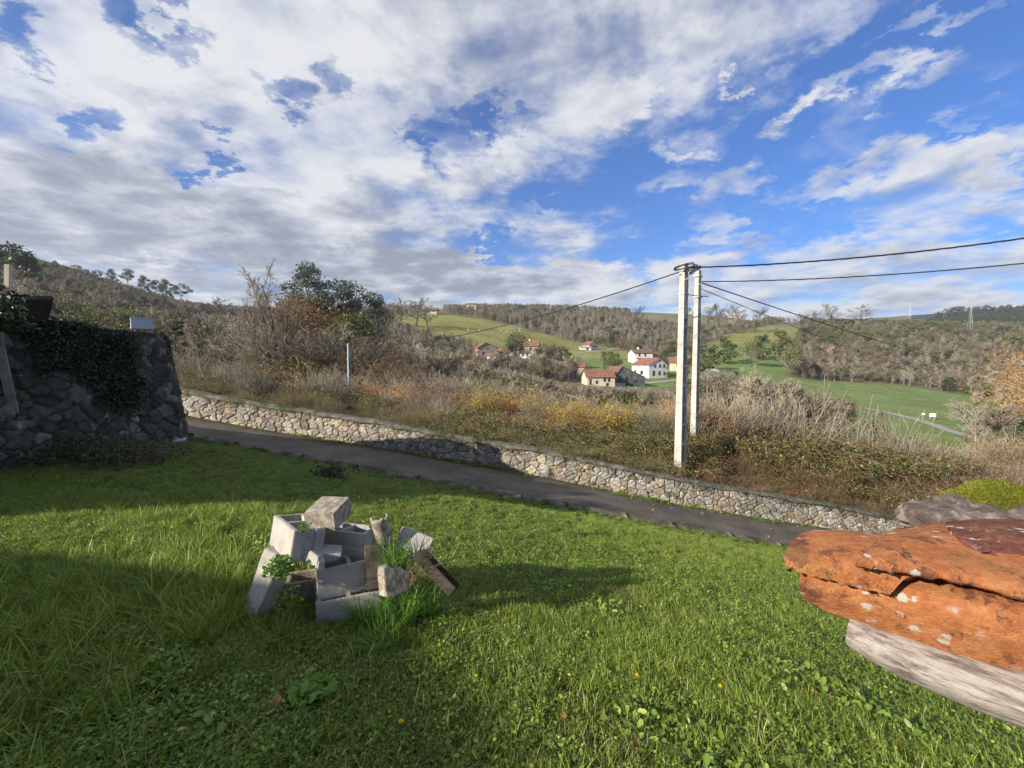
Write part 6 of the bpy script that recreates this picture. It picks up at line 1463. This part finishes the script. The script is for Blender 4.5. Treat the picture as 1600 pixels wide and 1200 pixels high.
# sheep, signs, pylons, village wall
def sheep(px, py, rz, first=[None]):
    q = hit(px, py, 100)
    if first[0] is None:
        t = thing('sheep', 'white sheep grazing on the sloping pasture above the village', 'sheep', q, (0, 0, rz), 'sheep grazing on the pasture')
        bm = bmesh.new(); bmesh.ops.create_icosphere(bm, subdivisions=3, radius=1)
        for v in bm.verts:
            p = v.co; k = 1 + .08 * float(vnoise(p.x * 4, p.y * 4, p.z * 4, 2, 3)); v.co = Vector((p.x * .52 * k, p.y * .27 * k, p.z * .30 * k + .62))
        r2 = bmesh.ops.create_icosphere(bm, subdivisions=2, radius=1)
        for v in r2['verts']: p = v.co.copy(); v.co = Vector((p.x * .17 + .60, p.y * .09, p.z * .10 + .48 - p.x * .06))
        for sx in (-.28, .28):
            for sy in (-.13, .13):
                r3 = bmesh.ops.create_cone(bm, cap_ends=True, segments=6, radius1=.035, radius2=.06, depth=.45)
                for v in r3['verts']: v.co += Vector((sx, sy, .22))
        me = bpy.data.meshes.new('sheep'); bm.to_mesh(me); bm.free(); me.materials.append(MATS['wool']); link('body', me, t)
        mb = MB(); V, Fc = box(.50, -.16, .53, .56, .16, .57); mb.add(V, Fc); link('ear', mb.mesh('ears', ['wool']), t)
        first[0] = t; t.scale = (1.15,) * 3
    else: dup(first[0], q, (0, 0, rz))
for i, (a, b) in enumerate([(783, 517), (788, 515), (792, 519), (796, 516), (800, 520), (803, 517), (807, 519), (811, 518), (815, 520), (779, 514), (770, 521), (760, 522), (749, 517), (742, 523), (731, 516), (800, 514), (812, 514)]): sheep(a, b, i * 1.3)
def sign(px, py, w, h, post, label, two=False):
    q = hit(px, py, 30); t = thing('road_sign', label, 'sign', q, (0, 0, rad(-12))); link('panel', boxmesh('panel', (w, .04, h), 'sign_white', 0), t, (0, 0, post + h / 2))
    for s_ in ((-.35, .35) if two else (0,)): link('post', boxmesh('post', (.09, .09, post + .4), 'galvanised', 0), t, (s_ * w, .08, post / 2 - .2))
sign(1442, 655, .95, .55, 1.3, 'narrow white sign on a post, left of two beside the valley road'); sign(1457, 656, 1.7, 1.1, .9, 'wide white board on two posts, right of two beside the valley road', True)
def pylon(px, top, base, Y, label):
    a = P(px, base, Y); H = (base - top) / F * Y; t = thing('pylon', label, 'pylon', a); A, B = [], []
    for s_ in ((-1, -1), (1, -1), (1, 1), (-1, 1)): A.append((s_[0] * H * .09, s_[1] * H * .09, -6)); B.append((s_[0] * H * .015, s_[1] * H * .015, H))
    for k in range(8):
        z0_, z1_ = H * k / 8, H * (k + 1) / 8; w0, w1_ = H * (.09 - .075 * k / 8), H * (.09 - .075 * (k + 1) / 8)
        A += [(-w0, -w0, z0_), (w0, -w0, z0_)]; B += [(w1_, -w1_, z1_), (-w1_, -w1_, z1_)]
    V, Fc = tubes(A, B, np.full(len(A), .075), np.full(len(A), .06), 4); mb = MB(); mb.add(V, Fc); link('mast', mb.mesh('mast', ['galvanised']), t)
    A = [(-H * .18, 0, H * q) for q in (.7, .82, .94)]; B = [(H * .18, 0, H * q) for q in (.7, .82, .94)]; V, Fc = tubes(A, B, [.07] * 3, [.07] * 3, 4); mb = MB(); mb.add(V, Fc); link('crossarm', mb.mesh('crossarms', ['galvanised']), t)
pylon(1516, 480, 505, 420, 'grey steel lattice pylon in front of the dark distant ridge'); pylon(1421, 477, 496, 560, 'far steel lattice pylon on the right skyline')
for (a, b, Y, h_, lb_) in ((852, 531, 260, 4.5, 'thin pale post on the pasture above the village'), (1196, 533, 300, 6.5, 'thin pale post on the green hillside right of the poles'), (1160, 562, 240, 1.2, 'white marker post beside the hillside meadow')):
    q = P(a, b, Y); q[2] = ground(q[0], q[1]); V, Fc = path_tube([(0, 0, -.3), (0, 0, h_)], [.16, .11], 6); mb = MB(); mb.add(V, Fc); link('field_post', mb.mesh('field_post', ['pole_concrete']), None, q, label=lb_, category='post')
pts = np.array([hit(a, b, 60) for a, b in ((958, 604), (975, 603), (990, 602), (1005, 603))]); s = np.linspace(0, 3, 60); mb = MB(); V = []
for o_, z_ in ((0, -1), (0, 1.3), (.4, 1.3), (.4, -1)): V.append(np.stack([np.interp(s, range(4), pts[:, 0]), np.interp(s, range(4), pts[:, 1]) + o_ - 3, np.interp(s, range(4), pts[:, 2]) + z_], 1))
mb.add(np.concatenate(V), grid_faces(4, 60)); link('yard_wall', mb.mesh('yard_wall', ['wall_render']), None, label='low pale concrete yard wall in front of the grey barn', category='wall')

# ------------------------------------------------------------------ thin valley air
mb = MB(); mb.add(*box(-3700, -60, -60, 4200, 1700, 330)); hz = link('haze', mb.mesh('haze', []), kind='stuff', label='thin pale haze in the valley air', category='haze')
hm = bpy.data.materials.new('haze'); hm.use_nodes = True; hm.node_tree.nodes.clear()
pv = hm.node_tree.nodes.new('ShaderNodeVolumePrincipled'); pv.inputs['Density'].default_value = HAZE; pv.inputs['Color'].default_value = (.80, .86, .95, 1); pv.inputs['Anisotropy'].default_value = .2
ho = hm.node_tree.nodes.new('ShaderNodeOutputMaterial'); hm.node_tree.links.new(pv.outputs[0], ho.inputs['Volume']); hz.data.materials.append(hm)

# ------------------------------------------------------------------ loose stones and leaves on the lane
R = np.random.default_rng(808)
for i in range(60):
    x = R.uniform(-9, 9); ya_, yb_ = float(Ye(x)), float(YwX(x)); y = ya_ + .15 + (yb_ - ya_ - .4) * (R.beta(.5, .5)); z = float(zwX(x)) + .04
    if i % 3 == 0:
        me = rock(None, R.uniform(.02, .05), R.uniform(.02, .04), R.uniform(.012, .025), 900 + i, 'grey_rock', .3, 2); me.name = 'pebble'; link('pebble', me, None, (x, y, z), label='small loose stone lying on the lane', category='stone', group='loose stones on the lane')
    else:
        V, Fc = quads(np.array([[0, 0, .0]]), .05, .035, R, 2.5); V[1] += (0, 0, .012); mb = MB(); mb.add(V, Fc); link('fallen_leaf', mb.mesh('fallen_leaf', ['leaf_rust']), None, (x, y, z + .02), (0, 0, R.uniform(0, 6)), label='brown fallen leaf lying on the lane', category='leaf', group='fallen leaves on the lane')
